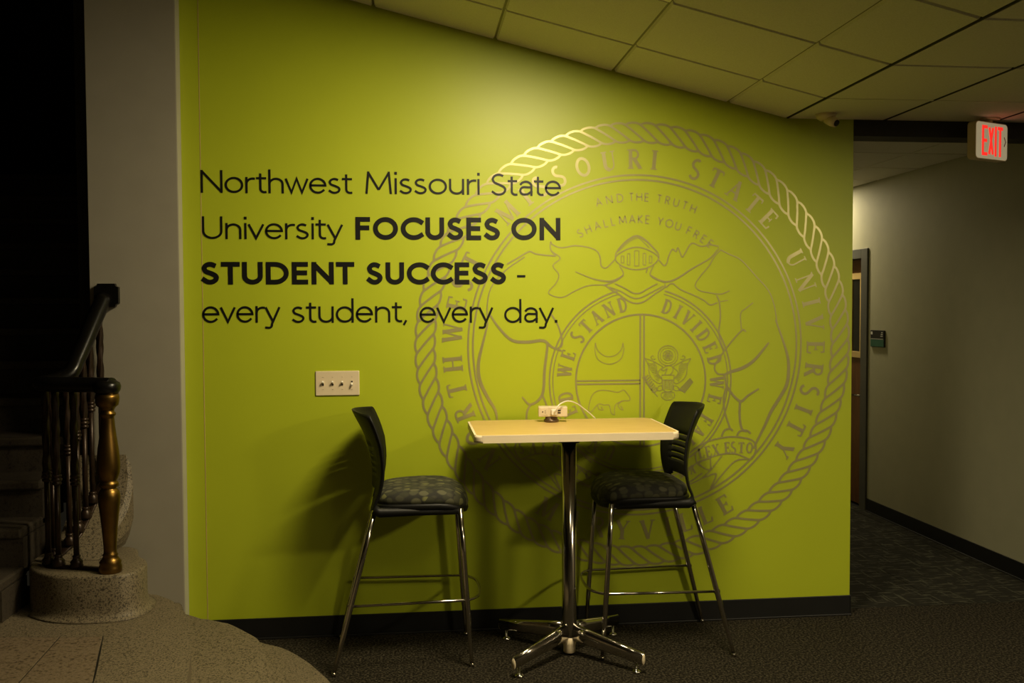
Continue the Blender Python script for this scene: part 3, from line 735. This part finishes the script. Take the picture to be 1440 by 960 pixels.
# ------------------------------------------------------------ switch plate
sw = empty('light_switch_plate', (-.362, WY, 1.2405)); tag(sw, 'cream four-toggle light switch plate on the green wall left of the table', 'switch')
bm = bmesh.new(); box(bm, -.105, .105, -.007, -.0005, -.0595, .0595, .003); obj('plate', bm, M['cream'], sw)
for i in range(4):
    x = -.069+.046*i
    bm = bmesh.new(); box(bm, x-.0055, x+.0055, -.0085, -.0065, -.0125, .0125); box(bm, x-.004, x+.004, -.0092, -.0084, -.011, .011, 0, 1)
    obj('toggle_collar', bm, [M['cream'], M['slot']], sw)
    up = -1 if i < 3 else 1
    bm = bmesh.new(); A = Matrix.Translation((x, -.007, 0)) @ Matrix.Rotation(math.radians(28*up), 4, 'X')
    box(bm, -.004, .004, -.019, 0, -.0042, .0042, .001, 0, A); obj('toggle', bm, M['white'], sw)
    for z in (-.030, .030):
        bm = bmesh.new(); tube(bm, [(x, -.0065, z), (x, -.0082, z)], .0032, 10); box(bm, x-.003, x+.003, -.0086, -.008, z-.0005, z+.0005, 0, 1)
        obj('screw', bm, [M['cream'], M['slot']], sw)

# ------------------------------------------------------------ bar stools
def make_stool():
    t = empty('bar_stool', (0, 0, 0))
    # cushion: soft superellipse pad with waterfall front
    bm = bmesh.new(); nu, nv = 36, 9; rings = []
    def outline(a, s=1.0):
        cx = math.copysign(abs(math.cos(a))**.55, math.cos(a)); sy = math.copysign(abs(math.sin(a))**.55, math.sin(a))
        x = .085+.215*cx*s; y = (.215-.02*(cx < 0)*abs(cx))*sy*s
        return x, y
    prof = [(.93, -.028), (.985, -.020), (1.0, -.004), (.985, .012), (.94, .026), (.85, .036), (.65, .041), (.4, .040), (.15, .038)]
    def sag(x): return -.028*max(0, (x-.16)/.14)**2 + .008*math.sin((x+.12)*7)
    for s, h in prof:
        rings.append([bm.verts.new((outline(2*PI*k/nu, s)[0], outline(2*PI*k/nu, s)[1], .752+h+sag(outline(2*PI*k/nu, s)[0]))) for k in range(nu)])
    for A, B in zip(rings, rings[1:]):
        for k in range(nu): bm.faces.new((A[k], A[(k+1) % nu], B[(k+1) % nu], B[k]))
    bm.faces.new(rings[0][::-1]); bm.faces.new(rings[-1])
    obj('seat_cushion', bm, M['fabric'], t, True)
    # pan
    bm = bmesh.new(); rings = []
    for s, h in [(.80, -.052), (.93, -.048), (1.0, -.036), (1.02, -.020), (1.0, -.012), (.9, -.008)]:
        rings.append([bm.verts.new((outline(2*PI*k/nu, s)[0]-.004, outline(2*PI*k/nu, s)[1], .744+h+sag(outline(2*PI*k/nu, s)[0]))) for k in range(nu)])
    for A, B in zip(rings, rings[1:]):
        for k in range(nu): bm.faces.new((A[k], A[(k+1) % nu], B[(k+1) % nu], B[k]))
    bm.faces.new(rings[0][::-1]); bm.faces.new(rings[-1])
    for sy in (-1, 1):
        tube(bm, [(.25, sy*.185, .700), (.05, sy*.198, .705), (-.10, sy*.198, .705), (-.125, sy*.198, .72)], [.016, .018, .022, .022], 10)
    obj('seat_pan', bm, M['plastic'], t, True)
    # backrest shell with slots and an opening above the seat
    zc = [(.705, -.125), (.74, -.118), (.775, -.100), (.81, -.090), (.85, -.083), (.89, -.080), (.93, -.081), (.988, -.087), (1.04, -.102), (1.09, -.120), (1.13, -.139)]
    def prx(z):
        for (a, x0), (b, x1) in zip(zc, zc[1:]):
            if z <= b: return x0+(x1-x0)*(z-a)/(b-a)
        return zc[-1][1]
    rows = [.705, .72, .745, .768, .785, .80, .825, .848]
    for q in range(5): rows += [.862+q*.030, .868+q*.030]
    rows += [1.01, 1.04, 1.07, 1.10, 1.122, 1.132]
    nU = 18
    def hw(z): return .196+.010*math.sin(PI*min(1, max(0, (z-.75)/.38)))-(.012 if z > 1.125 else 0)
    def shell(u, z):
        w = hw(z); dep = .035+.050*min(1, max(0, (z-.74)/.36)); return (prx(z)-dep*(1-u*u), u*w, z + .012*(1-u*u)*(z > 1.0))
    bm = bmesh.new(); V = [[bm.verts.new(shell(-1+2*j/nU, z)) for j in range(nU+1)] for z in rows]
    for i in range(len(rows)-1):
        zm = (rows[i]+rows[i+1])/2
        for j in range(nU):
            um = -1+2*(j+.5)/nU
            if rows[i+1]-rows[i] < .0065 and .85 < zm < 1.0 and abs(um) < .72: continue
            if zm < .80 and abs(um) < (.80 if zm < .78 else .68): continue
            bm.faces.new((V[i][j], V[i][j+1], V[i+1][j+1], V[i+1][j]))
    bm.verts.ensure_lookup_table()
    for v in [v for v in bm.verts if not v.link_faces]: bm.verts.remove(v)
    b = obj('backrest', bm, M['plastic'], t, True)
    md = b.modifiers.new('thick', 'SOLIDIFY'); md.thickness = .009; md.offset = 0
    # legs: sleeve at the top, tapering to a thin foot
    for sy in (-1, 1):
        for x0, x1, fy in ((-.122, -.305, .234), (.255, .302, .200)):
            bm = bmesh.new(); p0 = Vector((x0, sy*.190, .712)); p1 = Vector((x1, sy*fy, .006))
            pts = [p0.lerp(p1, q) for q in (0, .3, .6, .78, .80, .92, .985)]
            tube(bm, pts, [.0125, .0125, .0125, .0122, .0105, .0095, .0085], 14); l = obj('leg', bm, M['chrome'], t, True)
            bm = bmesh.new(); e = p0.lerp(p1, .985); tube(bm, [e, p1+Vector((0, 0, -.005))], [.0095, .010], 12); obj('foot_glide', bm, M['chrome'], l, True)
    # footrest: side bars joined by a bow in front
    def legp(x0, x1, sy, z): q = (.712-z)/(.706); return Vector((x0+(x1-x0)*q, sy*(.190+(.044 if x1 < 0 else .010)*q), z))
    z = .30; bm = bmesh.new()
    R = legp(-.122, -.305, -1, z); F_ = legp(.255, .302, -1, z)
    pts = [R, F_, Vector((F_.x+.035, F_.y+.03, z)), Vector((F_.x+.062, F_.y+.085, z)), Vector((F_.x+.070, 0, z)), Vector((F_.x+.062, -F_.y-.085, z)), Vector((F_.x+.035, -F_.y-.03, z)), Vector((F_.x, -F_.y, z)), Vector((R.x, -R.y, z))]
    core = smooth(pts[1:-1], 4)
    tube(bm, [R]+core+[pts[-1]], .0065, 10); obj('footrest', bm, M['chrome'], t, True)
    bm = bmesh.new()
    for p in (R, F_, Vector((F_.x, -F_.y, z)), Vector((R.x, -R.y, z))):
        tube(bm, [p+Vector((-.012, 0, 0)), p+Vector((.012, 0, 0))], .010, 10)
    obj('weld_collar', bm, M['chrome'], t, True)
    return t
st1 = make_stool(); st1.location = (-.05, 4.272, 0); st1.rotation_euler.z = math.radians(0.5)
tag(st1, 'black-backed bar stool with chrome legs, left of the high table', 'stool', 'bar stools at the high table')
st2 = copy_tree(st1); st2.location = (1.15, 4.285, 0); st2.rotation_euler.z = PI
st2['label'] = 'black-backed bar stool with chrome legs, right of the high table'

# ------------------------------------------------------------ high table
tb = empty('high_table', (.712, 4.175, 0)); tag(tb, 'high square-cornered table with maple top on a chrome column between the stools', 'table')
def tloc(x, y): return x-.712, y-4.175
bm = bmesh.new(); x0, y0 = tloc(.262, 3.925); x1, y1 = tloc(1.165, 4.462); r = .035
def rrect(x0, x1, y0, y1, r, n=6):
    o = []
    for cx, cy, a in ((x1-r, y1-r, 0), (x0+r, y1-r, 90), (x0+r, y0+r, 180), (x1-r, y0+r, 270)):
        o += [(cx+r*math.cos(math.radians(a+90*i/n)), cy+r*math.sin(math.radians(a+90*i/n))) for i in range(n+1)]
    return o
prism(bm, rrect(x0, x1, y0, y1, r), 1.023, 1.056, .010, 3)
obj('table_edge', bm, M['edge'], tb, False)['label'] = 'cream rounded table edge'
bm = bmesh.new(); prism(bm, rrect(x0+.010, x1-.010, y0+.010, y1-.010, r-.008), 1.03, 1.0568); obj('tabletop', bm, M['laminate'], tb)
bm = bmesh.new(); box(bm, -.19, .19, -.02, .02, 1.010, 1.0225, .003); box(bm, -.02, .02, -.17, .17, 1.008, 1.0225, .003); lathe(bm, [(.05, .985), (.06, 1.0), (.06, 1.012)], n=20)
obj('mounting_plate', bm, M['plastic'], tb)
bm = bmesh.new(); lathe(bm, [(.033, .085), (.034, .10), (.034, 1.0)], n=32); obj('column', bm, M['chrome'], tb, True)
bm = bmesh.new(); lathe(bm, [(.025, .010), (.028, .014), (.028, .044), (.030, .05), (.033, .086)], n=24); obj('column_cap', bm, M['edge'], tb, True)
for tx, ty in ((.425, 3.92), (.992, 3.902), (.415, 4.425), (.992, 4.42)):
    a = Vector(tloc(tx, ty)); d = a.normalized(); bm = bmesh.new()
    p0 = Vector((d.x*.02, d.y*.02, .108)); p1 = Vector((a.x, a.y, .066))
    tube(bm, [p0, p0.lerp(p1, .25), p0.lerp(p1, .6), p1], [.034, .031, .026, .023], 14, flat=(.62, 1.2)); ar = obj('base_arm', bm, M['chrome'], tb, True)
    bm = bmesh.new(); tube(bm, [p1-Vector((d.x, d.y, 0))*.001, p1+Vector((d.x, d.y, 0))*.004], [.022, .018], 14, flat=(.55, 1.25)); obj('end_cap', bm, M['edge'], ar, True)
    f = Vector((a.x-d.x*.035, a.y-d.y*.035)); bm = bmesh.new()
    lathe(bm, [(.021, 0), (.022, .006), (.012, .011), (.006, .013), (.006, .05)], (f.x, f.y, 0), 18); obj('levelling_foot', bm, M['chrome'], ar, True)
# power outlet box
pw = empty('power_outlet', (.668, 4.36, 1.0572), math.radians(-6)); tag(pw, 'cream tabletop power outlet box with two charging ports', 'outlet')
bm = bmesh.new(); lathe(bm, [(.030, 0), (.036, .003), (.036, .010), (.030, .014), (.028, .026)], (-.01, 0, 0), 24); obj('swivel_base', bm, M['brownmetal'], pw, True)
bm = bmesh.new(); box(bm, -.072, .066, -.026, .026, .026, .074, .004); obj('housing', bm, M['cream'], pw)
bm = bmesh.new(); box(bm, -.062, -.028, -.0275, -.025, .034, .066, .001); ob = obj('receptacle', bm, M['cream'], pw)
bm = bmesh.new()
box(bm, -.042, -.038, -.0285, -.0272, .053, .056); box(bm, -.042, -.038, -.0285, -.0272, .044, .047); tube(bm, [(-.052, -.027, .050), (-.052, -.0288, .050)], .0032, 10)
obj('socket_slots', bm, M['slot'], ob)
for dz in (.053, .042):
    bm = bmesh.new(); box(bm, .020, .034, -.0275, -.025, dz, dz+.0065, .0005); obj('charging_port', bm, M['slot'], pw)
cd = empty('charging_cord', (.668, 4.36, 1.0572)); tag(cd, 'white charging cord plugged into the outlet box and looping over the table edge', 'cord')
bm = bmesh.new(); box(bm, -.017, .009, -.052, -.028, .036, .064, .005); obj('plug', bm, M['white'], cd)
O = Vector((.668, 4.36, 1.0572))
path = [(.664, 4.312, 1.10), (.667, 4.300, 1.115), (.690, 4.308, 1.145), (.735, 4.34, 1.157), (.785, 4.38, 1.140), (.83, 4.42, 1.108), (.872, 4.452, 1.075), (.90, 4.478, 1.045), (.905, 4.49, 1.0), (.88, 4.495, .965), (.83, 4.498, .955), (.79, 4.497, .975), (.76, 4.49, 1.012)]
bm = bmesh.new(); tube(bm, smooth([Vector(p)-O for p in path], 6), .0032, 8); obj('cable', bm, M['white'], cd, True)

# ------------------------------------------------------------ exit sign and camera
a0 = Vector((2.825, 4.405)); a1 = Vector((3.065, 4.505)); md = (a0+a1)/2; ang = math.atan2(a1.y-a0.y, a1.x-a0.x)
ex = empty('exit_sign', (md.x, md.y, 2.345), ang); tag(ex, 'white exit sign with glowing red letters hanging under the ceiling', 'sign')
hw_ = (a1-a0).length/2
bm = bmesh.new(); pr = rrect(-hw_, hw_, 0, .19, .022, 5)
a = [bm.verts.new((x, 0, z)) for x, z in pr]; b = [bm.verts.new((x, .045, z)) for x, z in pr]; bm.faces.new(a); bm.faces.new(b[::-1])
for i in range(len(pr)): bm.faces.new((a[i], b[i], b[(i+1) % len(pr)], a[(i+1) % len(pr)]))
bmesh.ops.recalc_face_normals(bm, faces=bm.faces[:]); obj('housing', bm, M['cream'], ex)
bm = bmesh.new(); vs_ = [bm.verts.new((x, -.0008, z)) for x, z in rrect(-hw_+.004, hw_-.004, .004, .186, .019, 5)]; bm.faces.new(vs_); flat_obj('face_panel', bm, M['exitface'], ex)
bm = bmesh.new(); lathe(bm, [(.055, .203), (.06, .2095)], (0, .022, 0), 24); lathe(bm, [(.022, .185), (.022, .205)], (0, .022, 0), 16); obj('mounting_canopy', bm, M['cream'], ex)
EW, EH, EZ, ET = .028, .152, .019, .0165
xx = -.072
for ch in 'EXIT':
    bm = bmesh.new(); gw = {'E': EW, 'X': EW*1.05, 'I': 0, 'T': EW}[ch]
    st = {'E': [[(1, 1), (0, 1), (0, 0), (1, 0)], [(0, .5), (.85, .5)]], 'X': [[(0, 0), (1, 1)], [(0, 1), (1, 0)]], 'I': [[(0, 0), (0, 1)]], 'T': [[(0, 1), (1, 1)], [(.5, 1), (.5, 0)]]}[ch]
    yy = -.0015
    for s in st:
        q = [(xx+p[0]*gw, EZ+ET/2+p[1]*(EH-ET)) for p in s]; ribbon(bm, q, ET, ident, yy, ext=ch != 'X'); yy -= .0002
    flat_obj('letter', bm, M['exitred'], ex); xx += gw+ET+.006
bm = bmesh.new(); ribbon(bm, [(.100, .122), (.113, .098), (.100, .074)], .006, ident, -.0012); flat_obj('chevron', bm, M['dimred'], ex)
sc = empty('security_camera', (2.05, 4.43, CEIL)); tag(sc, 'small white security camera under the ceiling at the top right of the wall', 'camera')
bm = bmesh.new(); lathe(bm, [(.030, -.030), (.045, -.018), (.052, -.001)], n=24); obj('mount', bm, M['cream'], sc, True)
bm = bmesh.new(); tube(bm, [(.0, -.005, -.022), (.018, -.03, -.040), (.03, -.05, -.052)], [.024, .026, .022], 16); bd = obj('body', bm, M['cream'], sc, True)
bm = bmesh.new(); tube(bm, [(.03, -.05, -.052), (.032, -.054, -.0545)], .016, 16); obj('lens', bm, M['slot'], bd, True)

# ------------------------------------------------------------ terrazzo landing, stairs
ST = M['stone']
landing = empty('stone_landing', (-1.4, 3.6, 0)); tag(landing, 'speckled stone landing with rounded shallow steps at the foot of the staircase', 'steps')
def curve_edge(pts): return [(p.x, p.y) for p in smooth([(x, y, 0) for x, y in pts], 5)]
def tier(name, edge, z0, z1, mt, bev=.012, ox=-1.4, oy=3.6):
    e = curve_edge(edge); e = ([(GX0+.006, 4.468), (GX0+.006, e[0][1])] if e[0][1] > 4.48 else [])+e; out = [(LX+.01, 4.468), (LX+.01, e[-1][1])]+e[::-1]
    out = [(x-ox, y-oy) for x, y in out]
    ar_ = sum(out[i-1][0]*out[i][1]-out[i][0]*out[i-1][1] for i in range(len(out)))
    if ar_ < 0: out.reverse()
    bm = bmesh.new(); prism(bm, out, z0, z1, bev, 3); return obj(name, bm, mt, landing)
T2 = [(-1.0, WY-.017), (-.86, 4.40), (-.70, 4.20), (-.575, 4.10), (-.465, 3.95), (-.39, 3.81), (-.335, 3.69), (-.27, 3.45), (-.2, 3.0), (-.15, 2.4), (-.14, 1.6)]
T1 = [(-1.10, 4.468), (-1.01, 4.25), (-.85, 4.165), (-.703, 3.99), (-.641, 3.885), (-.575, 3.66), (-.525, 3.44), (-.46, 3.0), (-.42, 2.4), (-.41, 1.6)]
T0 = [(-1.30, 4.468), (-1.236, 4.30), (-1.15, 4.245), (-1.035, 4.116), (-.94, 3.916), (-.85, 3.6), (-.775, 3.207), (-.72, 2.8), (-.68, 2.3), (-.67, 1.6)]
tier('lower_step', T2, 0, .11, ST); tier('middle_step', T1, .10, .22, ST); tier('upper_step', T0, .21, .326, ST)
# landing paving tiles (joint lines)
def ptile(pts):
    bm = bmesh.new(); cx = sum(p[0] for p in pts)/len(pts); cy = sum(p[1] for p in pts)/len(pts); g = .003
    q = []
    for x, y in pts:
        d = Vector((cx-x, cy-y)).normalized()*g*1.4; q.append((x+d.x+1.4, y+d.y-3.6))
    a = sum(q[i-1][0]*q[i][1]-q[i][0]*q[i-1][1] for i in range(len(q)))
    if a < 0: q.reverse()
    prism(bm, q, .30, .3295, .0012, 1); return obj('paving_tile', bm, M['stone2'], landing)
R_ = [(-1.211, 3.72), (-1.155, 3.5), (-1.094, 3.245), (-1.03, 2.9), (-1.0, 2.5)]      # right border line of tiles
ptile([(-1.374, 3.725), R_[0], R_[1], R_[2], (-1.345, 3.245)])
ptile([(-1.90, 3.80), (-1.374, 3.725), (-1.345, 3.245), (-1.90, 3.27)])
ptile([(-1.345, 3.238), (-1.094, 3.238), (-1.03, 2.9), (-1.32, 2.9)]); ptile([(-1.90, 3.262), (-1.345, 3.238), (-1.32, 2.9), (-1.90, 2.9)])
for i in range(3):
    x1 = -1.907-.55*i; ptile([(x1-.545, 3.82), (x1, 3.80), (x1, 3.27), (x1-.545, 3.27)]); ptile([(x1-.545, 3.262), (x1, 3.262), (x1, 2.9), (x1-.545, 2.9)])
bm = bmesh.new(); prism(bm, [(x+1.4, y-3.6) for x, y in [(-3.5, 2.9), (-1.026, 2.9), (-1.088, 3.245), (-1.150, 3.5), (-1.206, 3.724), (-1.374, 3.730), (-1.9, 3.806), (-3.5, 3.826)]], .30, .3268); obj('joint_bed', bm, M['rubber'], landing)
# smooth border band
def band():
    bm = bmesh.new(); e = curve_edge([(-1.2085, 3.72), (-1.1515, 3.5), (-1.0905, 3.245), (-1.0265, 2.9)]); f = curve_edge([(-1.03, 3.78), (-.985, 3.6), (-.93, 3.3), (-.86, 2.9)])
    out = [(x+1.4, y-3.6) for x, y in e]+[(x+1.4, y-3.6) for x, y in reversed(f)]
    a = sum(out[i-1][0]*out[i][1]-out[i][0]*out[i-1][1] for i in range(len(out)))
    if a < 0: out.reverse()
    prism(bm, out, .30, .3285, .001, 1); return obj('border_band', bm, ST, landing)
band()
# pedestal for the newel with cove foot
def ped():
    bm = bmesh.new()
    out = [(-1.165, 4.16), (-1.145, 4.08), (-1.15, 3.99), (-1.19, 3.93), (-1.27, 3.912), (-1.38, 3.915), (-1.49, 3.955), (-1.58, 4.03), (-1.63, 4.10), (-1.66, 4.20), (-1.66, 4.33), (-1.60, 4.40), (-1.30, 4.40), (-1.22, 4.24)]
    P = [Vector((p.x, p.y)) for p in smooth([(x, y, 0) for x, y in out], 3, True)]
    cx = Vector((-1.40, 4.15)); rings = []
    for off, z in ((.036, .3272), (.021, .331), (.010, .339), (.003, .353), (0, .385), (0, .497), (-.004, .506), (-.012, .51)):
        ring = []
        for i, p in enumerate(P):
            t = (P[(i+1) % len(P)]-P[i-1]).normalized(); nrm = Vector((t.y, -t.x))
            if nrm.dot(p-cx) < 0: nrm = -nrm
            o_ = off if p.y < 4.3 and p.x > -1.60 else min(off, 0)
            q = p+nrm*o_; ring.append(bm.verts.new((q.x+1.4, q.y-4.15, z-.326)))
        rings.append(ring)
    n_ = len(P)
    for A, B in zip(rings, rings[1:]):
        for k in range(n_): bm.faces.new((A[k], A[(k+1) % n_], B[(k+1) % n_], B[k]))
    bm.faces.new(rings[0][::-1]); bm.faces.new(rings[-1]); bmesh.ops.recalc_face_normals(bm, faces=bm.faces[:])
    return bm
pd = obj('stone_pedestal', ped(), ST, None, True); pd.location = (-1.4, 4.15, .326)
tag(pd, 'low rounded speckled stone block under the brass newel post', 'pedestal')
# ramped curb rising to the gray wall
bm = bmesh.new(); secs = [(4.17, -1.557, -1.350, .512), (4.20, -1.557, -1.345, .545), (4.24, -1.557, -1.338, .59), (4.29, -1.557, -1.325, .635), (4.34, -1.557, -1.31, .675), (4.375, -1.557, -1.302, .71), (4.41, -1.557, -1.298, .76), (4.44, -1.557, -1.297, .82), (4.469, -1.557, -1.313, .925)]
rr = []
for y, xl, xr, zt in secs:
    c_ = .022
    rr.append([bm.verts.new(v) for v in ((xl, y, .511), (xr-.04, y, .511), (xr-.02, y, .511+(zt-.511)*.15), (xr, y, .511+(zt-.511)*.4), (xr, y, .511+(zt-.511)*.88), (xr-c_, y, zt-.0005), (xr-.05, y, zt), (xl+.01, y, zt), (xl, y, .511+(zt-.511)*.95))])
for A, B in zip(rr, rr[1:]):
    for k in range(9): bm.faces.new((A[k], A[(k+1) % 9], B[(k+1) % 9], B[k]))
bm.faces.new(rr[0][::-1]); bm.faces.new(rr[-1]); bmesh.ops.recalc_face_normals(bm, faces=bm.faces[:])
cb = obj('stair_curb', bm, ST); tag(cb, 'sloping speckled stone curb rising from the block to the gray wall', 'curb')
# flight of steps going up into the dark
fl = empty('staircase', (-2.8, 3.91, .326)); tag(fl, 'shade-darkened stone flight of stairs climbing away at the left edge', 'stairs')
for i in range(13):
    y = 3.93+.2185*i; z = .498+.168*i; xr = -1.672 if y < 4.40 else -1.562
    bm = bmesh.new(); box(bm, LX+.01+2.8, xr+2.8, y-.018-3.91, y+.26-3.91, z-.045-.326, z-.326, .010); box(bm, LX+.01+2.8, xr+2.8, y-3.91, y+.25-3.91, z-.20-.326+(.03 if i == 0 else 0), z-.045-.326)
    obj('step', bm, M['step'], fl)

# ------------------------------------------------------------ railing
rl = empty('stair_railing', (-1.4, 4.0, .51)); tag(rl, 'scrolled stair railing with brass newel post and twisted iron balusters', 'railing')
OR = Vector((-1.4, 4.0, .51))
nx, ny = -1.258, 3.975
prof = [(0, 15), (2, 15.5), (8, 15.5), (12, 14), (15, 15), (19, 12), (23, 9.5), (25, 10.8), (27, 9), (32, 8.6), (45, 9.3), (65, 10.8), (85, 12.8), (100, 14.6), (108, 15), (114, 14.2), (118, 11.5), (120, 9.5), (122, 12.5), (125, 13.5), (128, 12.5), (130, 10), (133, 12.2), (140, 14.6), (150, 15.6), (160, 15.4), (175, 14), (192, 11.6), (207, 9.8), (218, 9), (221, 9), (223, 11.2), (226, 11.2), (228, 9), (231, 9.2), (234, 11), (237, 14.8), (243, 16), (248, 16.3), (253, 15.5)]
bm = bmesh.new(); lathe(bm, [(a*.00294, b_*.00294) for b_, a in [(p, q) for p, q in prof]], (nx+1.4, ny-4.0, 0), 32)
obj('newel_post', bm, M['brass'], rl, True)['label'] = 'turned brass newel post'
rail_pts = [(-1.235, 3.965, 1.290), (-1.262, 3.975, 1.290), (-1.33, 4.0, 1.290), (-1.41, 4.02, 1.290), (-1.49, 4.045, 1.290), (-1.555, 4.09, 1.290), (-1.565, 4.13, 1.291), (-1.53, 4.165, 1.298), (-1.478, 4.198, 1.328), (-1.466, 4.24, 1.380), (-1.454, 4.29, 1.444), (-1.434, 4.375, 1.556), (-1.414, 4.455, 1.660)]
bm = bmesh.new(); rp = smooth([Vector(p)-OR for p in rail_pts], 5)
tube(bm, rp, [.036+.004*min(1, max(0, (p.z-.79)/.2)) for p in rp], 16, flat=(1.0, .88)); lathe(bm, [(.02, .742), (.044, .746), (.052, .758), (.055, .774), (.050, .790), (.036, .799), (.015, .802)], (nx+1.4, ny-4.0, 0), 28)
obj('handrail', bm, M['rail'], rl, True)['label'] = 'glossy dark handrail ending in a round scroll'
# wall rosette (plate with notched corners)
bm = bmesh.new(); w_, h_ = .054, .054; nn = .016; pr = []
for sx, sz, swp in ((1, 1, 0), (-1, 1, 1), (-1, -1, 0), (1, -1, 1)):
    c0 = [(sx*w_, sz*(h_-nn)), (sx*(w_-nn*.75), sz*(h_-nn*.75)), (sx*(w_-nn), sz*h_)]
    pr += c0[::-1] if swp else c0
a = [bm.verts.new((x, 0, z)) for x, z in pr]; b = [bm.verts.new((x, -.026, z)) for x, z in pr]; bm.faces.new(a); bm.faces.new(b[::-1])
for i in range(12): bm.faces.new((a[i], b[i], b[(i+1) % 12], a[(i+1) % 12]))
bmesh.ops.recalc_face_normals(bm, faces=bm.faces[:]); ro = obj('wall_plate', bm, M['rail'], rl); ro.location = Vector((-1.402, 4.469, 1.668))-OR
# shoe rail at the foot
shoe = [(-1.26, 3.985, .514), (-1.34, 4.02, .514), (-1.417, 4.045, .514), (-1.497, 4.065, .514), (-1.55, 4.10, .514), (-1.555, 4.15, .518), (-1.515, 4.19, .56), (-1.482, 4.24, .605), (-1.468, 4.29, .65), (-1.455, 4.375, .722), (-1.421, 4.44, .83)]
bm = bmesh.new(); tube(bm, smooth([Vector(p)-OR for p in shoe], 4), .022, 10, flat=(1.0, .35)); obj('shoe_rail', bm, M['iron'], rl, True)
def rail_z(x, y):
    best = min(rp, key=lambda p: (p.x-1.4-x)**2+(p.y+4.0-y)**2); return best.z+.51
bal = [(-1.417, 4.045, .516, .37), (-1.497, 4.065, .516, .37), (-1.55, 4.10, .516, .38), (-1.550, 4.16, .520, .38), (-1.50, 4.205, .572, .42), (-1.478, 4.25, .618, .43), (-1.464, 4.305, .666, .43), (-1.455, 4.37, .722, .44), (-1.43, 4.43, .812, .45)]
for x, y, z0, ch in bal:
    z1 = rail_z(x, y)-.03; L = z1-z0; p = Vector((x, y, z0))-OR; N_ = 40
    bm = bmesh.new(); zc_ = ch
    tube(bm, [p+Vector((0, 0, .03)), p+Vector((0, 0, zc_))], .0120, 10)
    tube(bm, [p+Vector((0, 0, zc_+(L-zc_)*i/N_)) for i in range(N_+1)], .0135, 12, lobes=4, twist=38)
    q = obj('baluster', bm, M['iron'], rl, True)
    bm = bmesh.new(); lathe(bm, [(.0245, 0), (.027, .008), (.024, .016), (.026, .024), (.018, .034), (.0145, .042), (.018, .047), (.012, .053)], tuple(p), 16); obj('foot', bm, M['iron'], q, True)
    bm = bmesh.new(); lathe(bm, [(.012, zc_-.024), (.019, zc_-.020), (.019, zc_-.012), (.013, zc_-.009), (.021, zc_-.004), (.021, zc_+.004), (.013, zc_+.009), (.019, zc_+.012), (.019, zc_+.020), (.012, zc_+.024)], tuple(p), 16); obj('collar', bm, M['iron'], q, True)
